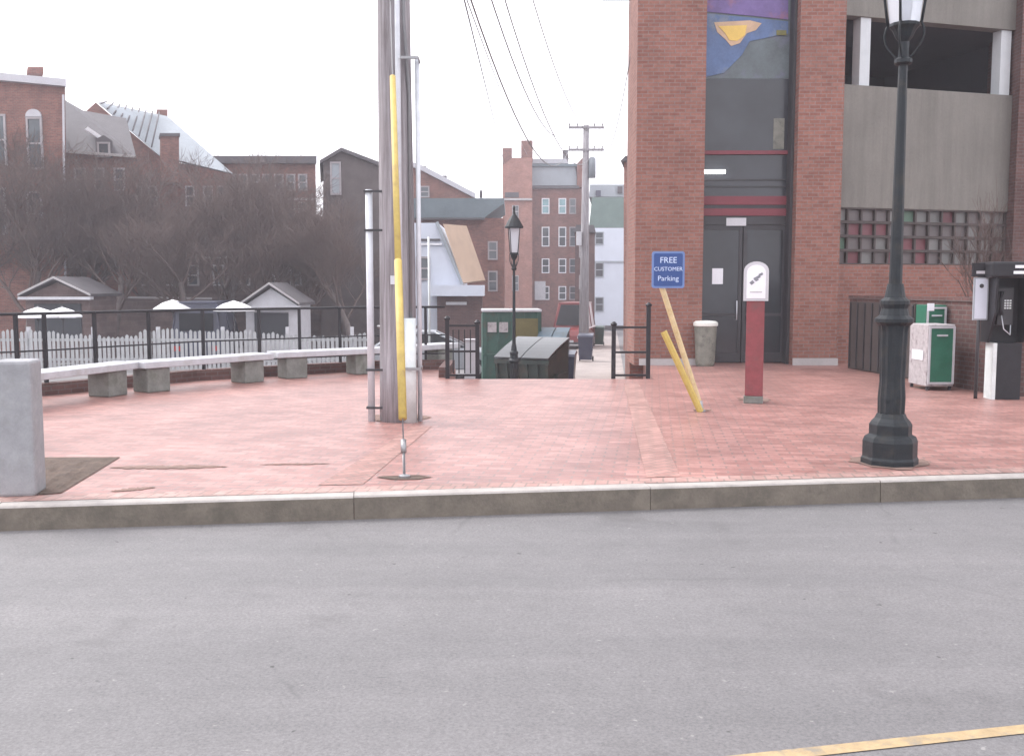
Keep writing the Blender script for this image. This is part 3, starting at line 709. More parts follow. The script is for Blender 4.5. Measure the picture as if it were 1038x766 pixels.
# ------------------------------------------------------------------ newspaper boxes, phone, litter bin
def newsbox(x, y, h, w, dpt, label, mt, sidemt, rz=0):
    e = empty('newspaper_box', (x, y, 0), rz, label, 'newspaper box', 'newspaper boxes against the low wall')
    for sx in (-1, 1):
        for syy in (-1, 1):
            m = MB(); m.box((sx * (w / 2 - .04) - .02, syy * (dpt / 2 - .04) - .02, 0), (sx * (w / 2 - .04) + .02, syy * (dpt / 2 - .04) + .02, .06)); m.build('foot', 'dark_metal', e)
    m = MB(); m.box((-w / 2, -dpt / 2, .062), (w / 2, dpt / 2, h)); m.build('cabinet', sidemt, e, bevel=.012)
    m = MB(); m.box((-w / 2 + .035, -dpt / 2 - .012, .12), (w / 2 - .035, -dpt / 2 - .002, h - .06)); d = m.build('door', mt, e)
    f = .03; y0, y1 = -dpt / 2 - .03, -dpt / 2 - .013; x0, x1 = -w / 2 + .01, w / 2 - .01
    m = MB(); m.box((x0, y0, .10), (x0 + f, y1, h - .03)); m.box((x1 - f, y0, .10), (x1, y1, h - .03)); m.box((x0 + f, y0, .10), (x1 - f, y1, .10 + f)); m.box((x0 + f, y0, h - .03 - f), (x1 - f, y1, h - .03)); m.build('door_frame', 'white_dull', e)
    m = MB(); m.box((-.08, -dpt / 2 - .045, h - .18), (.08, -dpt / 2 - .0125, h - .155)); m.build('handle', 'galv', d)
    m = MB(); m.box((-w / 2 - .012, -dpt * .3, h * .45), (-w / 2 - .002, dpt * .3, h * .60)); m.build('side_sticker', 'white', e)
    return e
nb = G(952, 396)
newsbox(nb.x + .01, nb.y + .36, P(950, 329, nb.y).z, .43, .62, 'green newspaper box with pale frame on its door, standing nearer the payphone', 'news_green', 'news_grey', R(3))
nb2 = G(930, 386)
nb2 = Vector((P(943, 300, nb.y + 1.05).x, nb.y + 1.0, 0)); e = newsbox(nb2.x, nb2.y, P(935, 309, nb2.y).z, .34, .36, 'taller all green newspaper box behind the one with the pale frame', 'news_green', 'news_green', R(3))
m = MB(); m.box((-.16, -.215, P(935, 306, nb2.y).z - .14), (-.05, -.199, P(935, 306, nb2.y).z - .02)); m.build('price_card', 'face_white', e)

pb_ = G(1012, 406)
e = empty('pay_telephone', (pb_.x + .13, pb_.y + .25, 0), R(-4), 'black payphone kiosk with pale side panel at the end of the low wall', 'payphone')
zt = P(1012, 263, pb_.y).z
m = MB(); m.box((-.10, -.12, 0), (.24, .18, .80)); m.build('pedestal', 'black', e, bevel=.01)
m = MB(); m.box((-.155, -.12, 0), (-.104, .16, .80)); m.build('pedestal_trim', 'galv_light', e)
m = MB(); m.box((-.22, .10, .802), (.28, .20, zt - .25)); m.build('back_panel', 'black', e)
for x in (-.22, .25):
    m = MB(); m.prism([(x, -.30, zt - .25), (x, .098, zt - .25), (x, .098, .805), (x, -.06, .805), (x, -.26, 1.2)], (.03, 0, 0)); m.build('side_panel', 'black', e)
m = MB(); m.box((-.30, -.34, zt - .247), (.32, .22, zt - .03)); hd = m.build('hood', 'black', e, bevel=.03)
m = MB(); m.box((-.02, -.352, zt - .20), (.18, -.342, zt - .16)); m.box((.0, -.352, zt - .12), (.16, -.342, zt - .08)); m.build('hood_stripe', 'face_white', hd)
m = MB(); m.box((-.10, -.06, 1.05), (.12, .098, 1.58)); ph = m.build('telephone', 'dark_metal', e, bevel=.01)
m = MB(); m.tube([(-.06, -.10, 1.52), (-.085, -.12, 1.42), (-.085, -.12, 1.30), (-.06, -.10, 1.20)], [.028, .016, .016, .028], 8); m.build('handset', 'black', ph)
m = MB(); m.tube([(-.06, -.10, 1.2), (-.04, -.15, 1.0), (.05, -.15, .92), (.08, -.08, 1.05)], .008, 6); m.build('handset_cord', 'galv', ph)
m = MB()
for i in range(4):
    for j in range(3): m.box((-.01 + j * .035, -.066, 1.28 + i * .035), (.015 + j * .035, -.061, 1.303 + i * .035))
m.build('keypad', 'galv_light', ph)
m = MB(); x0 = P(985, 300, pb_.y).x - pb_.x; x1 = P(1000, 300, pb_.y).x - pb_.x; z0, z1 = P(990, 325, pb_.y).z, P(990, 281, pb_.y).z
m.box((x0, -.06, z0), (x1, -.03, z1)); sp = m.build('advert_panel', 'slate_light', e, bevel=.004)
m = MB(); m.box((x0 + .02, -.29 + .225, z0 + .02), (x1 - .02, -.0605, z1 - .02)); m.build('advert_face', 'siding_white', sp)
m = MB(); m.lathe([(.03, 0), (.03, .006)], (0, 0, 0), 12); q = m.build('round_mark', 'dark_metal', sp, loc=((x0 + x1) / 2, -.066, z1 - .12)); q.rotation_euler.x = R(90)
m = MB(); m.tube([((x0 + x1) / 2, -.01, 0), ((x0 + x1) / 2, -.01, z1)], .025, 8); m.build('side_post', 'dark_metal', e)
m = MB(); m.box((x0 - .02, -.07, z1 + .01), (-.225, .0, z1 + .20)); m.build('top_sign', 'black', e)
m = MB(); m.box((x0 + .02, -.082, z1 + .05), (-.26, -.071, z1 + .09)); m.build('top_sign_stripe', 'white_dull', e)

tb = G(715, 371)
e = empty('litter_bin', (tb.x, tb.y + .05, 0), 0, 'grey litter bin with pale rim standing by the glazed entrance', 'litter bin')
zt = P(715, 328, tb.y).z
m = MB(); m.lathe([(.17, 0), (.19, .05), (.225, zt - .06), (.225, zt - .05)], n=20); m.build('bin_body', 'can', e)
m = MB(); m.lathe([(.235, zt - .05), (.245, zt - .04), (.245, zt + .02), (.20, zt + .05), (.10, zt + .06)], n=20); m.build('lid', 'lid_white', e)

# ------------------------------------------------------------------ generic background building pieces
def win(parent, cx, z0, z1, w, y, o, frame='trim_far', pane='glass_pane', mull=True, name='window'):
    m = MB(); f = .09
    m.box((cx - w / 2 - f, y - .10, z0 - f), (cx - w / 2, y - .003, z1 + f)); m.box((cx + w / 2, y - .10, z0 - f), (cx + w / 2 + f, y - .003, z1 + f))
    m.box((cx - w / 2, y - .10, z0 - f), (cx + w / 2, y - .003, z0)); m.box((cx - w / 2, y - .10, z1), (cx + w / 2, y - .003, z1 + f))
    if mull: m.box((cx - w / 2, y - .08, (z0 + z1) / 2 - .04), (cx + w / 2, y - .04, (z0 + z1) / 2 + .04))
    m.v = [tuple(Vector(v) - Vector(o)) for v in m.v]; fr = m.build(name, frame, parent)
    g = MB(); g.box((cx - w / 2, y - .035, z0), (cx + w / 2, y - .004, z1)); g.v = [tuple(Vector(v) - Vector(o)) for v in g.v]; g.build('pane', pane, fr)
def pwin(parent, px0, px1, py0, py1, y, o, **k):
    a = P(px0, py1, y); b_ = P(px1, py0, y); win(parent, (a.x + b_.x) / 2, a.z, b_.z, b_.x - a.x, y, o, **k)
def SKEW(o): return .16 if abs(o[1] - 50) < .1 and o[0] > 4 else o[0] / o[1] * (1.12 if o[0] < 0 else 1.05) if abs(o[0]) > 4.5 else 0
def outl(parent, name, pts, Y, depth, mt, o):     # facade with an outline given by corner points, real thickness
    m = MB(); ps = []
    for a, b_ in pts:
        p = P(a, b_, Y) if b_ is not None else Vector((P(a, 290, Y).x, Y, gz(Y) - .3)); ps.append(p - Vector(o))
    m.prism(ps, (depth * SKEW(o), depth, 0)); return m.build(name, mt, parent)

# B1 tall brick house at far left
Y = 46.0; o = Vector((P(30, 290, Y).x, Y, gz(Y)))
e = empty('brick_house', o, 0, 'tall flat brick house with white cornice and arched window at the left edge', 'building')
outl(e, 'wall', [(-60, None), (66, None), (66, 88), (-60, 76)], Y, 9, 'brick_old', o)
outl(e, 'cornice', [(-62, 75.5), (67, 87.5), (67, 80), (-62, 68)], Y - .3, 9.5, 'trim_white', o)
outl(e, 'chimney', [(28, 74), (44, 75), (44, 68), (28, 68)], Y + 2, 1, 'brick_old', o)
a = P(31, 170, Y); b_ = P(41, 121, Y); win(e, (a.x + b_.x) / 2, a.z, b_.z, b_.x - a.x, Y, o, pane='glass_pane')
m = MB(); q = [(a.x - .12, b_.z + .1), (b_.x + .12, b_.z + .1)] + [((a.x + b_.x) / 2 + .36 * math.cos(R(t)), b_.z + .1 + .34 * math.sin(R(t))) for t in range(0, 181, 20)]
m.prism([Vector((u, Y - .12, v)) - o for u, v in q], (0, .11, 0)); m.build('arch_head', 'trim_white', e)
pwin(e, 31, 41, 196, 238, Y, o); pwin(e, -6, 4, 118, 166, Y, o); pwin(e, -6, 4, 192, 236, Y, o)
outl(e, 'downpipe', [(63, None), (65.2, None), (65.2, 96), (63, 96)], Y - .15, .1, 'trim_white', o)

# B2 dark roofed house and the metal roofed gable house
Y = 54.0; o = Vector((P(110, 290, Y).x, Y, gz(Y)))
e = empty('slate_house', o, 0, 'house with dark slate roof, skylight and white dormer beside the tall brick house', 'building')
outl(e, 'wall', [(60, None), (138, None), (138, 158), (60, 152)], Y, 10, 'brick_old', o)
m = MB(); ps = [P(60, 153, Y - .3), P(138, 159, Y - .3), P(128, 120, Y + 3.5), P(84, 112, Y + 3.5), P(60, 98, Y + 3.5)]
m.prism([p - o for p in ps], (-.4, 1.2, -.1)); m.build('roof', 'slate', e)
outl(e, 'eave_gutter', [(62, 154.5), (138, 160), (138, 157.5), (62, 151.5)], Y - .42, .1, 'stone_trim', o)
outl(e, 'skylight', [(86, 131), (101, 141), (103, 138), (89, 128.5)], Y + .6, .2, 'white', o)
outl(e, 'dormer', [(97, 159), (114, 160), (114, 143), (105, 137), (97, 141)], Y - .2, 2, 'slate', o)
pwin(e, 101, 110, 146, 158, Y - .2, o, mull=False)
for px in (78, 98, 118): pwin(e, px, px + 7, 172, 192, Y, o); pwin(e, px, px + 7, 208, 232, Y, o)
Y = 60.0; o = Vector((P(160, 290, Y).x, Y, gz(Y)))
e = empty('gable_house', o, 0, 'brick gable house with shining pale metal roof and a square brick chimney', 'building')
outl(e, 'wall', [(88, None), (236, None), (236, 176), (166, 162), (97, 104), (88, 112)], Y, 8, 'brick_old', o)
m = MB(); ps = [P(98, 103, Y - .2), P(162, 158, Y - .2), P(236, 176, Y - .2), P(170, 118, Y + 3), P(104, 104, Y + 3)]
m.prism([p - o for p in ps], (0, .35, -.1)); m.build('roof', 'slate_light', e)
m = MB()
for k in range(9):
    t = .08 + k * .1; a = P(104, 104, Y + 2.9).lerp(P(170, 118, Y + 2.9), t); b_ = P(98, 103, Y - .3).lerp(P(162, 158, Y - .3), t) if t < .9 else P(236, 176, Y - .3)
    m.tube([a - o + Vector((0, -.1, .12)), b_ - o + Vector((0, -.1, .12))], .05, 4)
m.build('roof_seams', 'slate', e)
outl(e, 'chimney', [(159, 118), (170, 120), (170, 111), (159, 111)], Y + 5, 1, 'brick_old', o)
ch = outl(e, 'chimney', [(163, 185), (181.5, 185), (181.5, 138), (163, 138)], Y - 2, 1.2, 'brick_old', o)
outl(ch, 'chimney_cap', [(162, 138), (182.5, 138), (182.5, 135), (162, 135)], Y - 2.1, 1.4, 'slate', o)
for px in (120, 136, 152, 190, 208, 222): pwin(e, px, px + 6, 190, 208, Y, o)
# B3 long flat brick building
Y = 62.0; o = Vector((P(270, 290, Y).x, Y, gz(Y)))
e = empty('long_brick_building', o, 0, 'long flat roofed brick building between the metal roofed house and the shingled gable', 'building')
outl(e, 'wall', [(200, None), (320, None), (320, 165), (200, 165)], Y, 10, 'brick_old', o)
outl(e, 'roof', [(199, 165.4), (321, 165.4), (321, 158), (199, 158)], Y - .4, 10.6, 'slate', o)
outl(e, 'skylight', [(211, 166), (222, 172), (223.5, 169), (213, 163.5)], Y - .7, .2, 'white', o)
for i in range(9): pwin(e, 208 + i * 12, 214 + i * 12, 206, 219, Y, o)
outl(e, 'string_course', [(200, 203), (320, 203), (320, 200.5), (200, 200.5)], Y - .08, .077, 'stone_trim', o)
for i in range(9): pwin(e, 208 + i * 12, 214 + i * 12, 178, 192, Y, o)
# B3b brown low row
Y = 56.0; o = Vector((P(240, 290, Y).x, Y, gz(Y)))
e = empty('boarded_building', o, 0, 'low grey brown building with horizontal boards filling the back of the market yard', 'building')
outl(e, 'wall', [(120, None), (356, None), (356, 226), (120, 226)], Y, 5, 'brick_brown', o)
outl(e, 'roof', [(118, 225.5), (358, 225.5), (354, 219), (124, 219)], Y - .5, 4, 'slate', o)
for i in range(8): pwin(e, 140 + i * 26, 148 + i * 26, 238, 254, Y, o, frame='stone_trim')
for i in range(8): pwin(e, 140 + i * 26, 148 + i * 26, 270, 288, Y, o, frame='stone_trim')
outl(e, 'fascia_board', [(120, 262), (356, 262), (356, 260), (120, 260)], Y - .1, .09, 'stone_trim', o)
# B4 shingled gable
Y = 52.0; o = Vector((P(350, 290, Y).x, Y, gz(Y)))
e = empty('shingled_house', o, 0, 'dark grey shingled gable house seen just beside the wooden utility pole', 'building')
outl(e, 'wall', [(324, None), (392, None), (392, 175), (378, 163), (346, 153), (328, 163)], Y, 9, 'shingle_brown', o)
outl(e, 'roof_edge', [(324, 166), (346, 153), (392, 171), (392, 167), (346, 149.5), (324, 162.5)], Y - .3, 9.5, 'slate', o)
pwin(e, 337, 344, 166, 196, Y, o, pane='slate_light')
# B5 house right of the pole
Y = 70.0; o = Vector((P(440, 290, Y).x, Y, gz(Y)))
e = empty('sloped_roof_house', o, 0, 'distant house with white edged sloping roof rising above the flat teal roof', 'building')
outl(e, 'wall', [(400, None), (482, None), (482, 201), (425, 172), (400, 164)], Y, 8, 'brick_old', o)
outl(e, 'roof_edge', [(400, 163.5), (425, 171.5), (482, 201), (482, 196), (429, 168), (400, 158)], Y - .3, 8.6, 'trim_white', o)
outl(e, 'chimney', [(424, 176), (432, 176), (432, 168), (424, 168)], Y + 3, 1, 'slate', o)
outl(e, 'chimney', [(441, 185), (453, 185), (453, 178), (441, 178)], Y + 3, 1, 'slate', o)
pwin(e, 427, 434, 190, 199, Y, o)
# B6 flat teal roofed building
Y = 64.0; o = Vector((P(460, 290, Y).x, Y, gz(Y)))
e = empty('flat_roofed_building', o, 0, 'long brick building with deep teal grey flat roof edge behind the white gable house', 'building')
outl(e, 'wall', [(404, None), (511, None), (511, 221), (404, 221)], Y, 10, 'brick_old', o)
outl(e, 'roof', [(402, 220.6), (491, 220.6), (511, 206), (511, 201), (402, 201)], Y - .4, 10.5, 'teal_roof', o)
outl(e, 'gutter', [(402, 222.5), (491, 222.5), (491, 220.8), (402, 220.8)], Y - .5, .3, 'slate', o)
outl(e, 'vent', [(486, 200.5), (489, 200.5), (489, 193), (486, 193)], Y + 2, .3, 'slate', o)
pwin(e, 496, 503, 246, 262, Y, o); pwin(e, 496, 503, 276, 294, Y, o)
# B7 white gable house
Y = 48.0; o = Vector((P(450, 290, Y).x, Y, gz(Y)))
e = empty('white_gable_house', o, 0, 'white gabled house with steep tan roof and a white lean-to porch', 'building')
outl(e, 'wall', [(412, None), (468, None), (468, 286), (446, 229), (444, 226), (412, 226)], Y, 6, 'siding_white', o)
m = MB(); ps = [P(449, 227, Y + .2), P(473, 229, Y + 3), P(492, 284, Y + 3), P(469, 286.5, Y + .2)]
m.prism([p - o for p in ps], (0, .5, -.05)); m.build('roof', 'tan_roof', e)
outl(e, 'verge_board', [(444, 224), (470, 288), (467, 288.5), (441, 226)], Y - .15, .14, 'slate_light', o)
outl(e, 'roof_rail', [(422, 244), (446, 244), (446, 242), (422, 242)], Y - .12, .1, 'slate', o)
outl(e, 'roof_rail', [(422, 248.5), (448, 248.5), (448, 246.5), (422, 246.5)], Y - .12, .1, 'white', o)
outl(e, 'porch_roof', [(436, 300), (490, 300), (490, 289), (436, 289)], Y - 1.2, 2.5, 'siding_white', o)
outl(e, 'porch_wall', [(443, None), (489, None), (489, 300.4), (443, 300.4)], Y - .6, .5, 'brick_dark', o)
outl(e, 'porch_sign', [(452, 309), (473, 309), (473, 306), (452, 306)], Y - .75, .1, 'white_dull', o)
pwin(e, 424, 434, 262, 282, Y, o, pane='glass_pane')
# B8 tall brick building with mansard
Y = 98.0; o = Vector((P(550, 290, Y).x, Y, gz(Y)))
e = empty('mansard_building', o, 0, 'tall distant brick building with grey mansard roof, twin chimneys and rows of windows', 'building')
outl(e, 'wall', [(539, None), (590, None), (590, 191), (539, 191)], Y, 12, 'brick_old', o)
outl(e, 'gable_wall', [(509.5, None), (539.5, None), (539.5, 160), (519, 160), (509.5, 168)], Y - 1.5, 12, 'brick_pale', o)
outl(e, 'mansard_roof', [(539.5, 188), (586, 188), (583, 169), (539.5, 169)], Y + .2, 10, 'slate_light', o)
outl(e, 'cornice', [(539.6, 191), (587, 191), (587, 188.2), (539.6, 188.2)], Y - .3, .8, 'slate', o)
outl(e, 'roof_curb', [(539.5, 168.6), (586, 168.6), (586, 166), (539.5, 166)], Y - .1, 10.6, 'teal_roof', o)
outl(e, 'parapet', [(540, 165.6), (576, 165.6), (574, 161), (540, 161)], Y + 2, 7, 'trim_white', o)
outl(e, 'chimney', [(509.5, 172), (519, 172), (519, 150), (509.5, 150)], Y - 1.2, 3, 'brick_old', o)
outl(e, 'chimney', [(528.5, 164), (540, 164), (540, 142.5), (528.5, 142.5)], Y - 1.2, 3, 'brick_old', o)
outl(e, 'chimney', [(571, 165), (576, 165), (576, 152), (571, 152)], Y + 4, 1.5, 'slate', o)
outl(e, 'party_wall', [(585, 190), (590.5, 190), (590.5, 160), (585, 166)], Y - .2, 10, 'brick_old', o)
outl(e, 'string_course', [(509.6, 203), (539.4, 203), (539.4, 201), (509.6, 201)], Y - 1.8, .29, 'stone_trim', o)
outl(e, 'louvre', [(512, 200), (526, 200), (526, 195), (512, 195)], Y - 1.7, .19, 'slate', o)
for r_, (y0, y1) in enumerate(((202, 216), (231, 249), (263, 276), (291, 303))):
    pwin(e, 550, 556, y0, y1, Y, o, frame='white', pane='glass_teal' if r_ == 0 else 'glass_pane')
    pwin(e, 567, 573, y0, y1, Y, o, frame='white', pane='glass_teal' if r_ == 0 else 'glass_pane')
    pwin(e, 578, 583, y0, y1, Y, o, pane='glass_pane')
for y0, y1 in ((209, 220), (246, 258), (280, 294)): pwin(e, 520, 525, y0, y1, Y - 1.5, o, pane='glass_pane')
outl(e, 'doorway', [(542, 304), (553, 304), (553, 285), (542, 285)], Y - .15, .14, 'white_dull', o)
# B9 white building with green mansard at the alley end
Y = 92.0; o = Vector((P(616, 290, Y).x, Y, gz(Y)))
e = empty('white_clapboard_building', o, 0, 'white building with green mansard roof closing the end of the alley', 'building')
outl(e, 'wall', [(597, None), (646, None), (646, 231), (597, 231)], Y, 9, 'siding_white', o)
outl(e, 'mansard_roof', [(597, 230.6), (646, 230.6), (643, 200), (600, 200)], Y + .1, 8, 'green_roof', o)
outl(e, 'roof_curb', [(597, 199.6), (646, 199.6), (644, 187), (598, 187)], Y + .3, 8, 'slate_light', o)
outl(e, 'vent', [(604, 199), (609, 199), (609, 193), (604, 193)], Y + .1, .5, 'navycar', o)
outl(e, 'vent', [(626, 196), (631, 196), (631, 189), (626, 189)], Y + .1, .5, 'slate', o)
for y0, y1 in ((236, 247), (267, 280), (302, 315)): pwin(e, 604, 611, y0, y1, Y, o, pane='glass_pane', frame='slate_light')
outl(e, 'string_course', [(597, 266), (646, 266), (646, 264.5), (597, 264.5)], Y - .1, .09, 'slate_light', o)
outl(e, 'base_course', [(597, 334), (646, 334), (646, 330), (597, 330)], Y - .3, .29, 'slate', o)
# B10 narrow corner building next to the big one
Y = 50.0; o = Vector((P(640, 290, Y).x, Y, gz(Y)))
e = empty('corner_building', o, 0, 'narrow slice of pink brick building with dark eave just beyond the big brick pillar', 'building')
outl(e, 'wall', [(632.5, None), (760, None), (760, 163), (632.5, 163)], Y, 8, 'brick_pale', o)
outl(e, 'eave', [(629, 163), (762, 163), (762, 158), (634, 158)], Y - .5, 9, 'slate', o)
# B11 filler row between the white gable and mansard
Y = 75.0; o = Vector((P(590, 290, Y).x, Y, gz(Y)))
e = empty('alley_side_building', o, 0, 'dark brick building lining the left side of the alley behind the far utility pole', 'building')
outl(e, 'wall', [(583, None), (603, None), (603, 236), (583, 236)], Y, 12, 'brick_dark', o)
outl(e, 'roof', [(582, 235.6), (604, 235.6), (602, 228), (584, 228)], Y - .3, 12.5, 'slate', o)
pwin(e, 588, 593, 248, 260, Y, o); pwin(e, 588, 593, 280, 292, Y, o)

# ------------------------------------------------------------------ far utility pole and wires
Y = 45.0; fx = P(592, 290, Y).x; zt = P(593, 127, Y).z
fp = empty('utility_pole', (fx, Y, gz(Y)), 0, 'distant utility pole with two crossarms standing over the alley', 'utility pole')
hh = zt - gz(Y)
m = MB(); m.tube([(0, 0, -.1), (.05, 0, hh)], [.24, .13], 10); m.build('pole', 'wood_pole', fp)
arms = []
for dz, L in ((.12, .78), (1.08, .78)):
    m = MB(); m.box((-L + .05, -.16, hh - dz - .05), (L + .05, -.06 - .0, hh - dz + .05)); a = m.build('crossarm', 'wood_pole', fp); arms.append(hh - dz)
    for x in (-.7, -.35, .4, .75):
        m = MB(); m.lathe([(.02, 0), (.035, .05), (.03, .12), (.01, .14)], (x, -.11, hh - dz + .052), 6); m.build('insulator', 'slate', a)
m = MB(); m.lathe([(.16, hh - 2.3), (.16, hh - 1.5), (.10, hh - 1.4)], (.32, -.1, 0), 10, smooth=True); m.build('transformer', 'slate_light', fp)
m = MB(); m.box((-.36, -.30, 4.9), (-.14, -.05, 5.5)); m.build('junction_box', 'white_dull', fp)
def wire(a, b_, sag, r, label, n=24):
    a, b_ = Vector(a), Vector(b_); m = MB(); pts = []
    for i in range(n + 1):
        t = i / n; p = a.lerp(b_, t); p.z -= 4 * sag * t * (1 - t); pts.append(p - a)
    m.tube(pts, r, 5); o = m.build('overhead_wire', 'wire', loc=a); tag(o, label, 'wire', 'overhead wires above the alley')
pz = lambda z, dx=0: (pb.x + dx, py_, z)
wire(pz(7.3, .2), P(511, 166, 96), -.1, .022, 'thickest overhead wire slanting down to the twin chimneys')
wire(pz(7.0, .2), (fx - .7, Y, gz(Y) + arms[1]), 2.0, .016, 'thin sagging wire ending at the lower crossarm of the far pole')
wire(pz(7.6, .3), (fx - .7, Y, gz(Y) + arms[0]), 1.8, .015, 'thin sagging wire ending at the upper crossarm of the far pole')
wire(pz(8.6, .6), (fx + .7, Y, gz(Y) + arms[0]), 1.9, .012, 'faintest wire, highest of those sagging towards the far pole')
wire((bx(646), BY + .3, 7.2), (fx + .7, Y, gz(Y) + arms[1]), 1.2, .012, 'faint wire from the big brick pillar to the far pole')
wire(pz(8.0, .4), (fx + .4, Y, gz(Y) + arms[1]), 2.3, .013, 'sagging wire lowest over the alley before the far pole')
wire(pz(6.6, .2), P(535, 158, 96), .3, .014, 'overhead wire running to the taller of the twin chimneys')
# pale thin pole in the yard
q = P(435, 300, 30); m = MB(); m.tube([(0, 0, 0), (0, 0, P(435, 240, 30).z + 1.2)], .035, 8); o = m.build('flag_pole', 'galv_light', loc=(q.x, 30, gz(30))); tag(o, 'thin pale metal pole standing in front of the white gable house', 'pole')

# ------------------------------------------------------------------ yard: picket fence, umbrellas, booths
Y = 34.0; xl, xr = P(-40, 330, Y).x, P(376, 330, Y).x
e = empty('picket_fence', (xl, Y, gz(Y)), 0, 'long pale grey picket fence across the lower yard behind the railing', 'fence')
random.seed(5); x = 0; m = MB()
while x < xr - xl:
    h = 1.30 + .10 * math.sin(x * .9) + random.uniform(-.04, .05); h += .16 if 5.9 < x + 0 < 7.3 else 0
    w = random.uniform(.085, .11); m.prism([(x, -.03, .05), (x + w, -.03, .05), (x + w, -.03, h - .05), (x + w / 2, -.03, h), (x, -.03, h - .05)], (0, .02, 0)); x += .155
m.build('pickets', 'picket', e)
for z in (.35, 1.02): m = MB(); m.box((0, 0, z), (xr - xl, .05, z + .09)); m.build('rail', 'picket', e)
i = 0
while i * 2.2 < xr - xl:
    m = MB(); m.box((i * 2.2, .052, 0), (i * 2.2 + .11, .16, 1.5)); m.build('post', 'white_dull', e); i += 1

def umbrella(px, py, Y, r, label, tilt=0):
    p = P(px, py, Y); zb = gz(Y); h = p.z - zb
    e = empty('patio_umbrella', (p.x, Y, zb), R(px), label, 'umbrella', 'white umbrellas in the market yard')
    m = MB(); n = 8; vs = [(0, 0, h)] ; fs = []
    for k in range(n): a = 2 * math.pi * k / n; vs.append((r * .55 * math.cos(a), r * .55 * math.sin(a), h - .13))
    for k in range(n): a = 2 * math.pi * k / n; vs.append((r * math.cos(a), r * math.sin(a), h - .33))
    for k in range(n): a = 2 * math.pi * k / n; vs.append((r * math.cos(a), r * math.sin(a), h - .39))
    for k in range(n):
        j = (k + 1) % n; fs += [(0, 1 + k, 1 + j), (1 + k, 9 + k, 9 + j, 1 + j), (9 + k, 17 + k, 17 + j, 9 + j)]
    m.add(vs, fs); c = m.build('canopy', 'canvas', e); sm = c.modifiers.new('thick', 'SOLIDIFY'); sm.thickness = .015
    m = MB(); m.tube([(0, 0, 0), (0, 0, h + .06)], .025, 6); m.build('pole', 'dark_metal', e)
    m = MB(); m.lathe([(.28, 0), (.28, .06), (.06, .10)], n=12); m.build('base', 'granite_dark', e)
    for k in range(8):
        a = 2 * math.pi * k / 8; m = MB(); m.tube([(0, 0, h - .5), (r * .55 * math.cos(a), r * .55 * math.sin(a), h - .2)], .012, 4); m.build('rib', 'dark_metal', e)
umbrella(38, 311, 36.3, .72, 'white patio umbrella nearest the left edge, under the small gabled booth')
umbrella(63, 311, 37.2, .68, 'white patio umbrella touching the one nearest the left edge')
umbrella(175, 303.5, 37, .74, 'single white patio umbrella beside the dark blue van')
umbrella(237, 304.5, 37, .74, 'white patio umbrella between the blue van and the pale tent')

def booth(px0, px1, pyp, pye, Y, label, wallm, roofm, tent=False, open_=False):
    a = P(px0, pye, Y); b_ = P(px1, pye, Y); c = P((px0 + px1) / 2, pyp, Y); zb = gz(Y); w = b_.x - a.x
    e = empty('market_booth', ((a.x + b_.x) / 2, Y, zb), 0, label, 'booth', 'gabled booths in the market yard')
    he, hp = a.z - zb, c.z - zb
    m = MB(); m.prism([(-w / 2 + .15, 0, 0), (w / 2 - .15, 0, 0), (w / 2 - .15, 0, he), (0, 0, hp - .12), (-w / 2 + .15, 0, he)], (0, 2.6, 0)); m.build('wall', wallm, e)
    for s in (-1, 1):
        m = MB(); m.prism([(0, -.3, hp - .02), (s * w / 2, -.3, he - .02), (s * w / 2, -.3, he + .09), (0, -.3, hp + .11)], (0, 3.2, 0)); m.build('roof', roofm, e)
        m = MB(); m.prism([(0, -.34, hp + .03), (s * w / 2, -.34, he + .01), (s * w / 2, -.34, he + .09), (0, -.34, hp + .11)], (0, .035, 0)); m.build('verge', 'stone_trim', e)
    m = MB(); m.box((-w / 2, -.34, he - .14), (w / 2, -.02, he - .03)); m.build('lintel', 'white_dull', e)
    m = MB(); m.box((-w / 2 + .5, -.06, .9), (w / 2 - .5, -.003, he - .3)); m.build('hatch', 'dark_in', e)
booth(22, 95, 283, 300, 39.5, 'dark gabled market booth with pale roof edges above the leftmost umbrellas', 'brick_brown', 'slate')
booth(245, 305, 289, 309, 39.5, 'gabled booth with bright white gable panel, nearer the utility pole', 'white_dull', 'slate')
# low hedge of shadowed clutter: timber screen panels at the yard back
Y = 45.5; o = Vector((P(120, 290, Y).x, Y, gz(Y)))
e = empty('timber_screen', o, 0, 'dark weathered timber screen standing between the two market booths', 'fence')
outl(e, 'boards', [(98, None), (214, None), (214, 304), (98, 302)], Y, .12, 'brick_brown', o)
outl(e, 'cap_rail', [(97, 302), (215, 303.6), (215, 301.6), (97, 300)], Y - .05, .22, 'stone_trim', o)

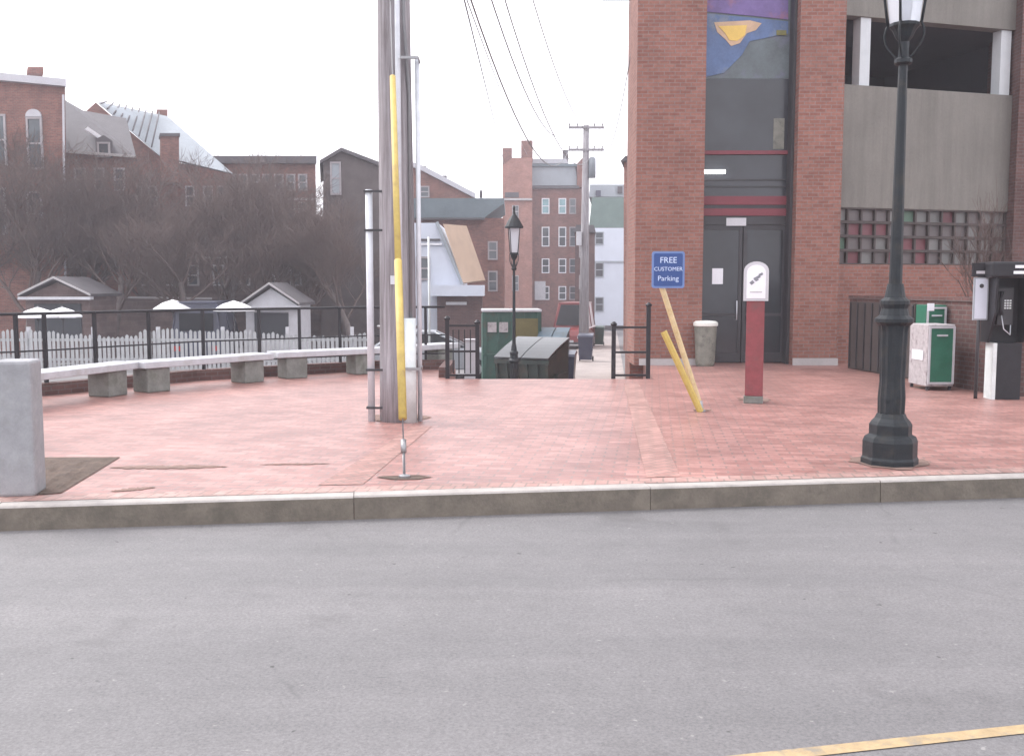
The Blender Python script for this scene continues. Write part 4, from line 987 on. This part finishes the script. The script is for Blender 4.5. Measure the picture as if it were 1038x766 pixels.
# ------------------------------------------------------------------ vehicles
def car(x, y, rz, paint, label, cat='car', kind='sedan', z=None):
    e = empty('parked_' + ('van' if cat == 'van' else 'car'), (x, y, gz(y) if z is None else z), rz, label, cat, 'silver cars parked in the yard' if cat == 'car' else None)
    if kind == 'sedan':
        L, Wd = 4.5, 1.74
        body = [(-2.25, .30), (-2.22, .72), (-2.0, .88), (-1.45, .95), (1.05, .98), (1.95, .82), (2.2, .68), (2.25, .30)]
        cab = [(-1.75, .93), (-1.05, 1.38), (.15, 1.42), (1.15, .96)]
    else:
        L, Wd = 4.9, 1.9
        body = [(-2.45, .35), (-2.45, 1.15), (1.55, 1.15), (2.3, 1.0), (2.45, .75), (2.45, .35)]
        cab = [(-2.42, 1.13), (-2.3, 2.35), (1.0, 2.38), (1.65, 1.13)]
    hw = Wd / 2
    m = MB(); secs = []
    for yy, ins, ti in ((-hw, .05, .06), (-hw + .10, 0, 0), (hw - .10, 0, 0), (hw, .05, .06)):
        secs.append([(bxx * (1 - ti * .5), yy, bz - (ti if bz > .6 else -ti * .3)) for bxx, bz in body])
    n = len(body); vs = [v for s in secs for v in s]; fs = []
    for i in range(3):
        for k in range(n): j = (k + 1) % n; fs.append((i * n + k, i * n + j, (i + 1) * n + j, (i + 1) * n + k))
    fs.append(tuple(range(n - 1, -1, -1))); fs.append(tuple(3 * n + k for k in range(n)))
    m.add(vs, fs); bo_ = m.build('body', paint, e, bevel=.03)
    bm = bmesh.new(); bm.from_mesh(bo_.data); bmesh.ops.recalc_face_normals(bm, faces=bm.faces); bm.to_mesh(bo_.data); bm.free()
    # cabin: glass with tumblehome, roof panel and pillars in paint
    lo = hw - .07; hi = hw - .26
    (a, za), (b_, zb), (c, zc), (d, zd) = cab
    g = [(a, -lo, za), (b_, -hi, zb), (c, -hi, zc), (d, -lo, zd), (a, lo, za), (b_, hi, zb), (c, hi, zc), (d, lo, zd)]
    m = MB(); m.add(g, [(0, 3, 2, 1), (4, 5, 6, 7), (0, 1, 5, 4), (1, 2, 6, 5), (2, 3, 7, 6), (3, 0, 4, 7)]); cb = m.build('windows', 'glass_car' if kind == 'sedan' else paint, e)
    m = MB(); m.box((b_ - .05, -hi - .02, zb - .012), (c + .05, hi + .02, zc + .035)); m.build('roof', paint, e, bevel=.02)
    for s in (-1, 1):
        for (p, q) in (((a, za, lo), (b_, zb, hi)), ((c, zc, hi), (d, zd, lo)), (((a + d) / 2, za, lo), ((b_ + c) / 2, zb, hi))):
            m = MB(); m.tube([(p[0], s * (p[2] + .005), p[1]), (q[0], s * (q[2] + .005), q[1])], .035, 6); m.build('pillar', paint, e)
    if kind != 'sedan':
        m = MB(); m.add([(c + .05, -hi + .1, zc - .08), (c + .05, hi - .1, zc - .08), (d + .02, lo - .1, zd + .12), (d + .02, -lo + .1, zd + .12)], [(0, 1, 2, 3)]); m.build('windscreen', 'glass_car', e)
        m = MB(); m.box((a - .045, -.6, 1.35), (a + .10, .6, 2.0)); m.build('rear_window', 'glass_car', e)
    for sx in (-1.38, 1.38):
        for s in (-1, 1):
            w = MB(); w.tube([(sx, s * (hw - .2), .32), (sx, s * (hw + .01), .32)], .32, 18, smooth=False); t = w.build('wheel', 'rubber', e)
            w = MB(); w.tube([(sx, s * (hw + .011), .32), (sx, s * (hw + .03), .32)], .19, 12, smooth=False); w.build('rim', 'rim', t)
    xf = body[-2][0]
    for s in (-1, 1):
        m = MB(); m.box((xf - .05, s * .62 - .17, .60), (xf + .045, s * .62 + .17, .74)); m.build('headlight', 'lens', e)
        xr_ = body[1][0]; m = MB(); m.box((xr_ - .04, s * .68 - .13, .62), (xr_ + .06, s * .68 + .13, .80)); m.build('tail_light', 'tail', e)
        m = MB(); m.box((.72, s * (hw + .06) - .07, .96), (.84, s * (hw + .06) + .07, 1.07)); m.build('wing_mirror', paint, e)
    m = MB(); m.box((xf + .03, -.25, .40), (xf + .065, .25, .51)); m.build('number_plate', 'white_dull', e)
    m = MB(); m.box((-2.29, -hw + .1, .36), (-2.22, hw - .1, .52)); m.box((xf, -hw + .1, .30), (xf + .06, hw - .1, .42)); m.build('bumper', 'dark_metal', e)
    return e
car(P(582, 340, 54).x, 54.0, R(-100), 'redcar', 'dull red van parked far down the alley beside the utility pole', 'van', 'van')
car(P(436, 345, 31).x, 31.0, R(4), 'silvercar', 'silver car side on, half hidden behind the wooden utility pole')
car(P(201, 320, 38).x, 39.2, R(97), 'navycar', 'dark blue van parked beyond the picket fence', 'van', 'van')

# dumpster
Y = 27.2; a = P(489, 320, Y); b_ = P(549, 320, Y); zb = gz(Y); w = b_.x - a.x; ht = P(520, 316, Y).z - zb
e = empty('dumpster', ((a.x + b_.x) / 2, Y, zb), R(3), 'green rubbish dumpster with pale lid edges and paper labels beyond the steps', 'dumpster', 'dumpsters at the foot of the steps')
m = MB(); m.prism([(-w / 2, .0, .15), (-w / 2, 0, ht), (-w / 2, 1.5, ht - .1), (-w / 2, 1.4, .15)], (w, 0, 0)); m.build('container', 'bin_green', e, bevel=.01)
m = MB()
for i in range(5): x = -w / 2 + .05 + i * (w - .16) / 4; m.box((x, -.05, .16), (x + .06, -.003, ht - .02))
m.box((-w / 2, -.05, .9), (w / 2, -.004, .97)); m.build('ribs', 'bin_green', e)
for s in (-1, 1): m = MB(); m.box((min(s * .02, s * w / 2), -.08, ht + .004), (max(s * .02, s * w / 2), 1.5, ht + .06)); m.build('lid', 'white_dull', e)
for x0 in (-w / 2 + .14, -w / 2 + .45): m = MB(); m.box((x0, -.062, ht - .55), (x0 + .24, -.052, ht - .28)); m.build('label_sheet', 'news_grey', e)
m = MB(); m.box((.05, -.062, ht - .72), (w / 2 - .1, -.052, ht - .18)); m.build('faded_panel', 'bin_olive', e)
for sx in (-1, 1):
    for yy in (.15, 1.2): m = MB(); m.tube([(sx * (w / 2 - .2) - .03, yy, .075), (sx * (w / 2 - .2) + .03, yy, .075)], .075, 10, smooth=False); m.build('caster', 'rubber', e)
def low_dumpster(px, Y, w, dp, hf, hb, rz, paint, lidm, label):
    p = P(px, 340, Y); e = empty('dumpster', (p.x, Y, gz(Y)), rz, label, 'dumpster', 'dumpsters at the foot of the steps')
    m = MB(); m.prism([(-w / 2, 0, .2), (-w / 2, -.12, hf), (-w / 2, dp, hb), (-w / 2, dp, .2)], (w, 0, 0)); m.build('container', paint, e, bevel=.01)
    m = MB(); m.box((-w / 2 - .03, -.17, hf - .10), (w / 2 + .03, -.125, hf)); n_ = 6
    for i in range(n_): x = -w / 2 + i * (w - .06) / (n_ - 1); m.prism([(x, -.055, .22), (x, -.17, hf - .105), (x, -.10, hf - .105), (x, .0, .22)], (.06, 0, 0))
    for sd_ in (-1, 1):
        x = sd_ * (w / 2 + .002); m.box((min(x, x + sd_ * .09), .25, hf * .55), (max(x, x + sd_ * .09), dp - .25, hf * .55 + .14))
    m.build('ribs', paint, e)
    for sd_ in (-1, 1):
        a, b_ = (-w / 2 - .02, -.012) if sd_ < 0 else (.012, w / 2 + .02); N = 7; vs = []
        for k in range(N + 1):
            t = k / N; yy = -.19 + (dp + .21) * t; zz = hf + (hb - hf) * t + .02 + .03 * math.sin(math.pi * t)
            vs += [(a, yy, zz), (b_, yy, zz), (b_, yy, zz + .035), (a, yy, zz + .035)]
        fs = []
        for k in range(N):
            o_ = 4 * k
            for q in range(4): fs.append((o_ + q, o_ + (q + 1) % 4, o_ + 4 + (q + 1) % 4, o_ + 4 + q))
        fs += [(3, 2, 1, 0), (4 * N, 4 * N + 1, 4 * N + 2, 4 * N + 3)]
        m = MB(); m.add(vs, fs); ld = m.build('lid', lidm, e)
        m = MB(); m.box(((a + b_) / 2 - .1, -.235, hf + .02), ((a + b_) / 2 + .1, -.192, hf + .045)); m.build('handle', 'rubber', ld)
    for sx in (-1, 1):
        for yy in (.15, dp - .2): m = MB(); m.tube([(sx * (w / 2 - .2) - .03, yy, .09), (sx * (w / 2 - .2) + .03, yy, .09)], .09, 10, smooth=False); m.build('caster', 'rubber', e)
M['lid_black'] = worn('lid_black', (.04, .045, .05), .18, .3, 4, spec=.5, bmp=.1)
M['bin_dark'] = worn('bin_dark', (.018, .032, .028), .55, .3, 3, dirt=(.05, .045, .035))
M['bin_blue'] = worn('bin_blue', (.07, .12, .16), .5, .3, 3, dirt=(.06, .08, .09))
low_dumpster(531, 23.6, 1.35, 1.2, 1.08, 1.50, R(-24), 'bin_dark', 'lid_black', 'low blackish green dumpster with sloping shiny lids, nearest the top of the steps')
low_dumpster(558, 26.6, .75, .9, 1.25, 1.62, R(-12), 'bin_blue', 'bin_blue', 'narrow grey blue dumpster just behind the low blackish one')
# small bins far along the alley
def wheelie(px, Y, paint, label):
    p = P(px, 340, Y); e = empty('wheeled_bin', (p.x, Y, gz(Y)), R(-8), label, 'bin', 'wheeled bins in the alley')
    m = MB(); m.add([(-.24, -.26, .08), (.24, -.26, .08), (.24, .26, .08), (-.24, .26, .08), (-.30, -.34, 1.0), (.30, -.34, 1.0), (.30, .36, 1.05), (-.30, .36, 1.05)], [(0, 3, 2, 1), (4, 5, 6, 7), (0, 1, 5, 4), (1, 2, 6, 5), (2, 3, 7, 6), (3, 0, 4, 7)]); m.build('bin_body', paint, e)
    m = MB(); m.add([(-.32, -.38, 1.0), (.32, -.38, 1.0), (.32, .38, 1.06), (-.32, .38, 1.06), (-.30, -.34, 1.06), (.30, -.34, 1.06), (.30, .36, 1.12), (-.30, .36, 1.12)], [(0, 3, 2, 1), (4, 5, 6, 7), (0, 1, 5, 4), (1, 2, 6, 5), (2, 3, 7, 6), (3, 0, 4, 7)]); m.build('lid', paint, e)
    for s in (-1, 1): m = MB(); m.tube([(s * .24, .30, .1), (s * .29, .30, .1)], .1, 10, smooth=False); m.build('wheel', 'rubber', e)
wheelie(594, 40, 'navycar', 'dark wheeled bin beside the base of the far utility pole')
wheelie(607, 56, 'bin_green', 'small dark green wheeled bin farthest down the alley')
wheelie(572, 26.0, 'navycar', 'dark wheeled bin next to the narrow grey blue dumpster')

# ------------------------------------------------------------------ bare trees
def grow(seed, H_, spread, lev=5):
    rnd = random.Random(seed); T = MB(); C = MB()
    def br(p, d, L, r, k):
        n = 4 if k < 2 else 3; pts = [p]; q = p.copy(); dd = d.copy()
        for i in range(n):
            dd = (dd + Vector((rnd.uniform(-.2, .2), rnd.uniform(-.2, .2), rnd.uniform(-.06, .22)))).normalized(); q = q + dd * L / n; pts.append(q.copy())
        rad = [r * (1 - .5 * i / n) for i in range(n + 1)]
        (T if k == 0 else C).tube(pts, rad, 7 if k == 0 else 4 if k < 3 else 3, cap=False)
        if k >= lev: return
        nb = {0: 9, 1: 6, 2: 6, 3: 5, 4: 3}.get(k, 3)
        for i in range(nb):
            t = rnd.uniform(.35 if k else .45, 1.0); i0 = min(int(t * n), n - 1); s = pts[i0].lerp(pts[i0 + 1], t * n - i0)
            a = rnd.uniform(0, 2 * math.pi); side = Vector((math.cos(a), math.sin(a), rnd.uniform(-.1, .5))).normalized()
            nd_ = (dd * rnd.uniform(.4, .9) + side * spread).normalized(); br(s, nd_, L * rnd.uniform(.5, .74), max(rad[min(i0 + 1, n)] * rnd.uniform(.45, .65), .0075), k + 1)
    br(Vector((0, 0, -.1)), Vector((rnd.uniform(-.08, .08), 0, 1)).normalized(), H_ * .58, H_ * .026, 0)
    return T, C
protos = []
for sd, h, sp in ((1, 7.3, .55), (2, 7.3, .65), (3, 7.3, .5)):
    T, C = grow(sd, h, sp); e = empty('bare_tree', (0, 0, 0), 0, 'x', 'tree', 'bare trees in the market yard')
    T.build('trunk', 'bark', e); C.build('crown', 'twig', e); protos.append(e)
spots = [(24, 44, 1.0, 'bare tree in front of the tall brick house, nearest the left edge'),
         (70, 47, 1.1, 'bare tree rising behind the dark gabled booth'),
         (112, 43.5, .95, 'bare tree before the slate roofed house, just past the booth'),
         (150, 47, 1.05, 'bare tree in front of the square brick chimney'),
         (190, 44, .9, 'bare tree behind the single white umbrella and blue van'),
         (232, 48, 1.0, 'bare tree behind the umbrella next to the pale tent'),
         (272, 45, .85, 'bare tree rising right behind the white gable panel of the booth'),
         (314, 45, .88, 'bare tree standing before the boarded building near the shingled house'),
         (356, 43, .8, 'slender bare tree closest to the wooden utility pole'),
         (-4, 47, 1.2, 'bare tree cut by the left edge of the picture')]
used = set()
spots += [(50, 50, 1.2, 'bare tree rising between the tall brick house and the slate roofed house'), (214, 51, 1.15, 'bare tree standing close before the end of the metal roofed house'), (296, 50, 1.05, 'bare tree close against the boarded building behind the pale tent')]
for i, (px, y, s, lab) in enumerate(spots):
    p = protos[i % 3]; o = p if (i % 3) not in used else copy_tree(p); used.add(i % 3)
    o.location = (P(px, 300, y).x, y, gz(y)); o.scale = (s * 1.15, s * 1.15, s * (.92 + .05 * (i % 2))); o.rotation_euler = (0, 0, i * 1.3); o['label'] = lab

# bare shrub by the phone
T, C = grow(9, 3.0, .6, 3); sh = empty('bare_shrub', (P(1003, 300, 18.2).x, 18.2, 0), 0, 'leafless shrub standing above the payphone in front of the concrete panel', 'shrub')
T.build('trunk', 'bark', sh); C.build('crown', 'twig', sh); sh.scale = (.55, .55, 1.05)
# ------------------------------------------------------------------ haze
def f_haze(nt, b):
    nt.nodes.remove(b); v = nd(nt, 'ShaderNodeVolumePrincipled'); v.inputs['Color'].default_value = (.93, .92, 1.0, 1); v.inputs['Density'].default_value = HAZE
    v.inputs['Anisotropy'].default_value = .2
    nt.links.new(v.outputs[0], nt.nodes['Material Output'].inputs['Volume'])
HAZE = .0014
M['haze'] = mat('haze_air', f_haze)
if HAZE > 0:
    m = MB(); m.box((-70, -44, -3.8), (70, 122, 17.5)); stuff(m.build('haze', 'haze'))

# ------------------------------------------------------------------ light
SE, SA = 48, -60      # elevation; azimuth measured from +Y towards +X
w = bpy.data.worlds.new('World'); SC.world = w; w.use_nodes = True; nt = w.node_tree; bg = nt.nodes['Background']
sky = nd(nt, 'ShaderNodeTexSky', sky_type='NISHITA'); sky.sun_disc = False; sky.sun_elevation = R(SE); sky.sun_rotation = R(SA); sky.dust_density = 6; sky.air_density = 1.0
hs = nd(nt, 'ShaderNodeHueSaturation'); hs.inputs['Saturation'].default_value = .12; nt.links.new(sky.outputs[0], hs.inputs['Color'])
c = mixcol(nt, .6, hs.outputs[0], (14.0, 13.9, 14.8))
nt.links.new(c, bg.inputs['Color']); bg.inputs['Strength'].default_value = .12
sd = bpy.data.lights.new('sun', 'SUN'); sd.energy = 1.0; sd.angle = R(14); sd.color = (1, .97, .93); so = bpy.data.objects.new('sun', sd); COL.objects.link(so)
dirs = Vector((math.sin(R(SA)) * math.cos(R(SE)), math.cos(R(SA)) * math.cos(R(SE)), math.sin(R(SE))))
so.rotation_euler = dirs.to_track_quat('Z', 'Y').to_euler()
so.location = dirs * 30

SC.view_settings.view_transform = 'Standard'; SC.view_settings.look = 'None'; SC.view_settings.gamma = 1
SC.view_settings.exposure = .86
SC.render.engine = 'CYCLES'
SC.cycles.volume_bounces = 1
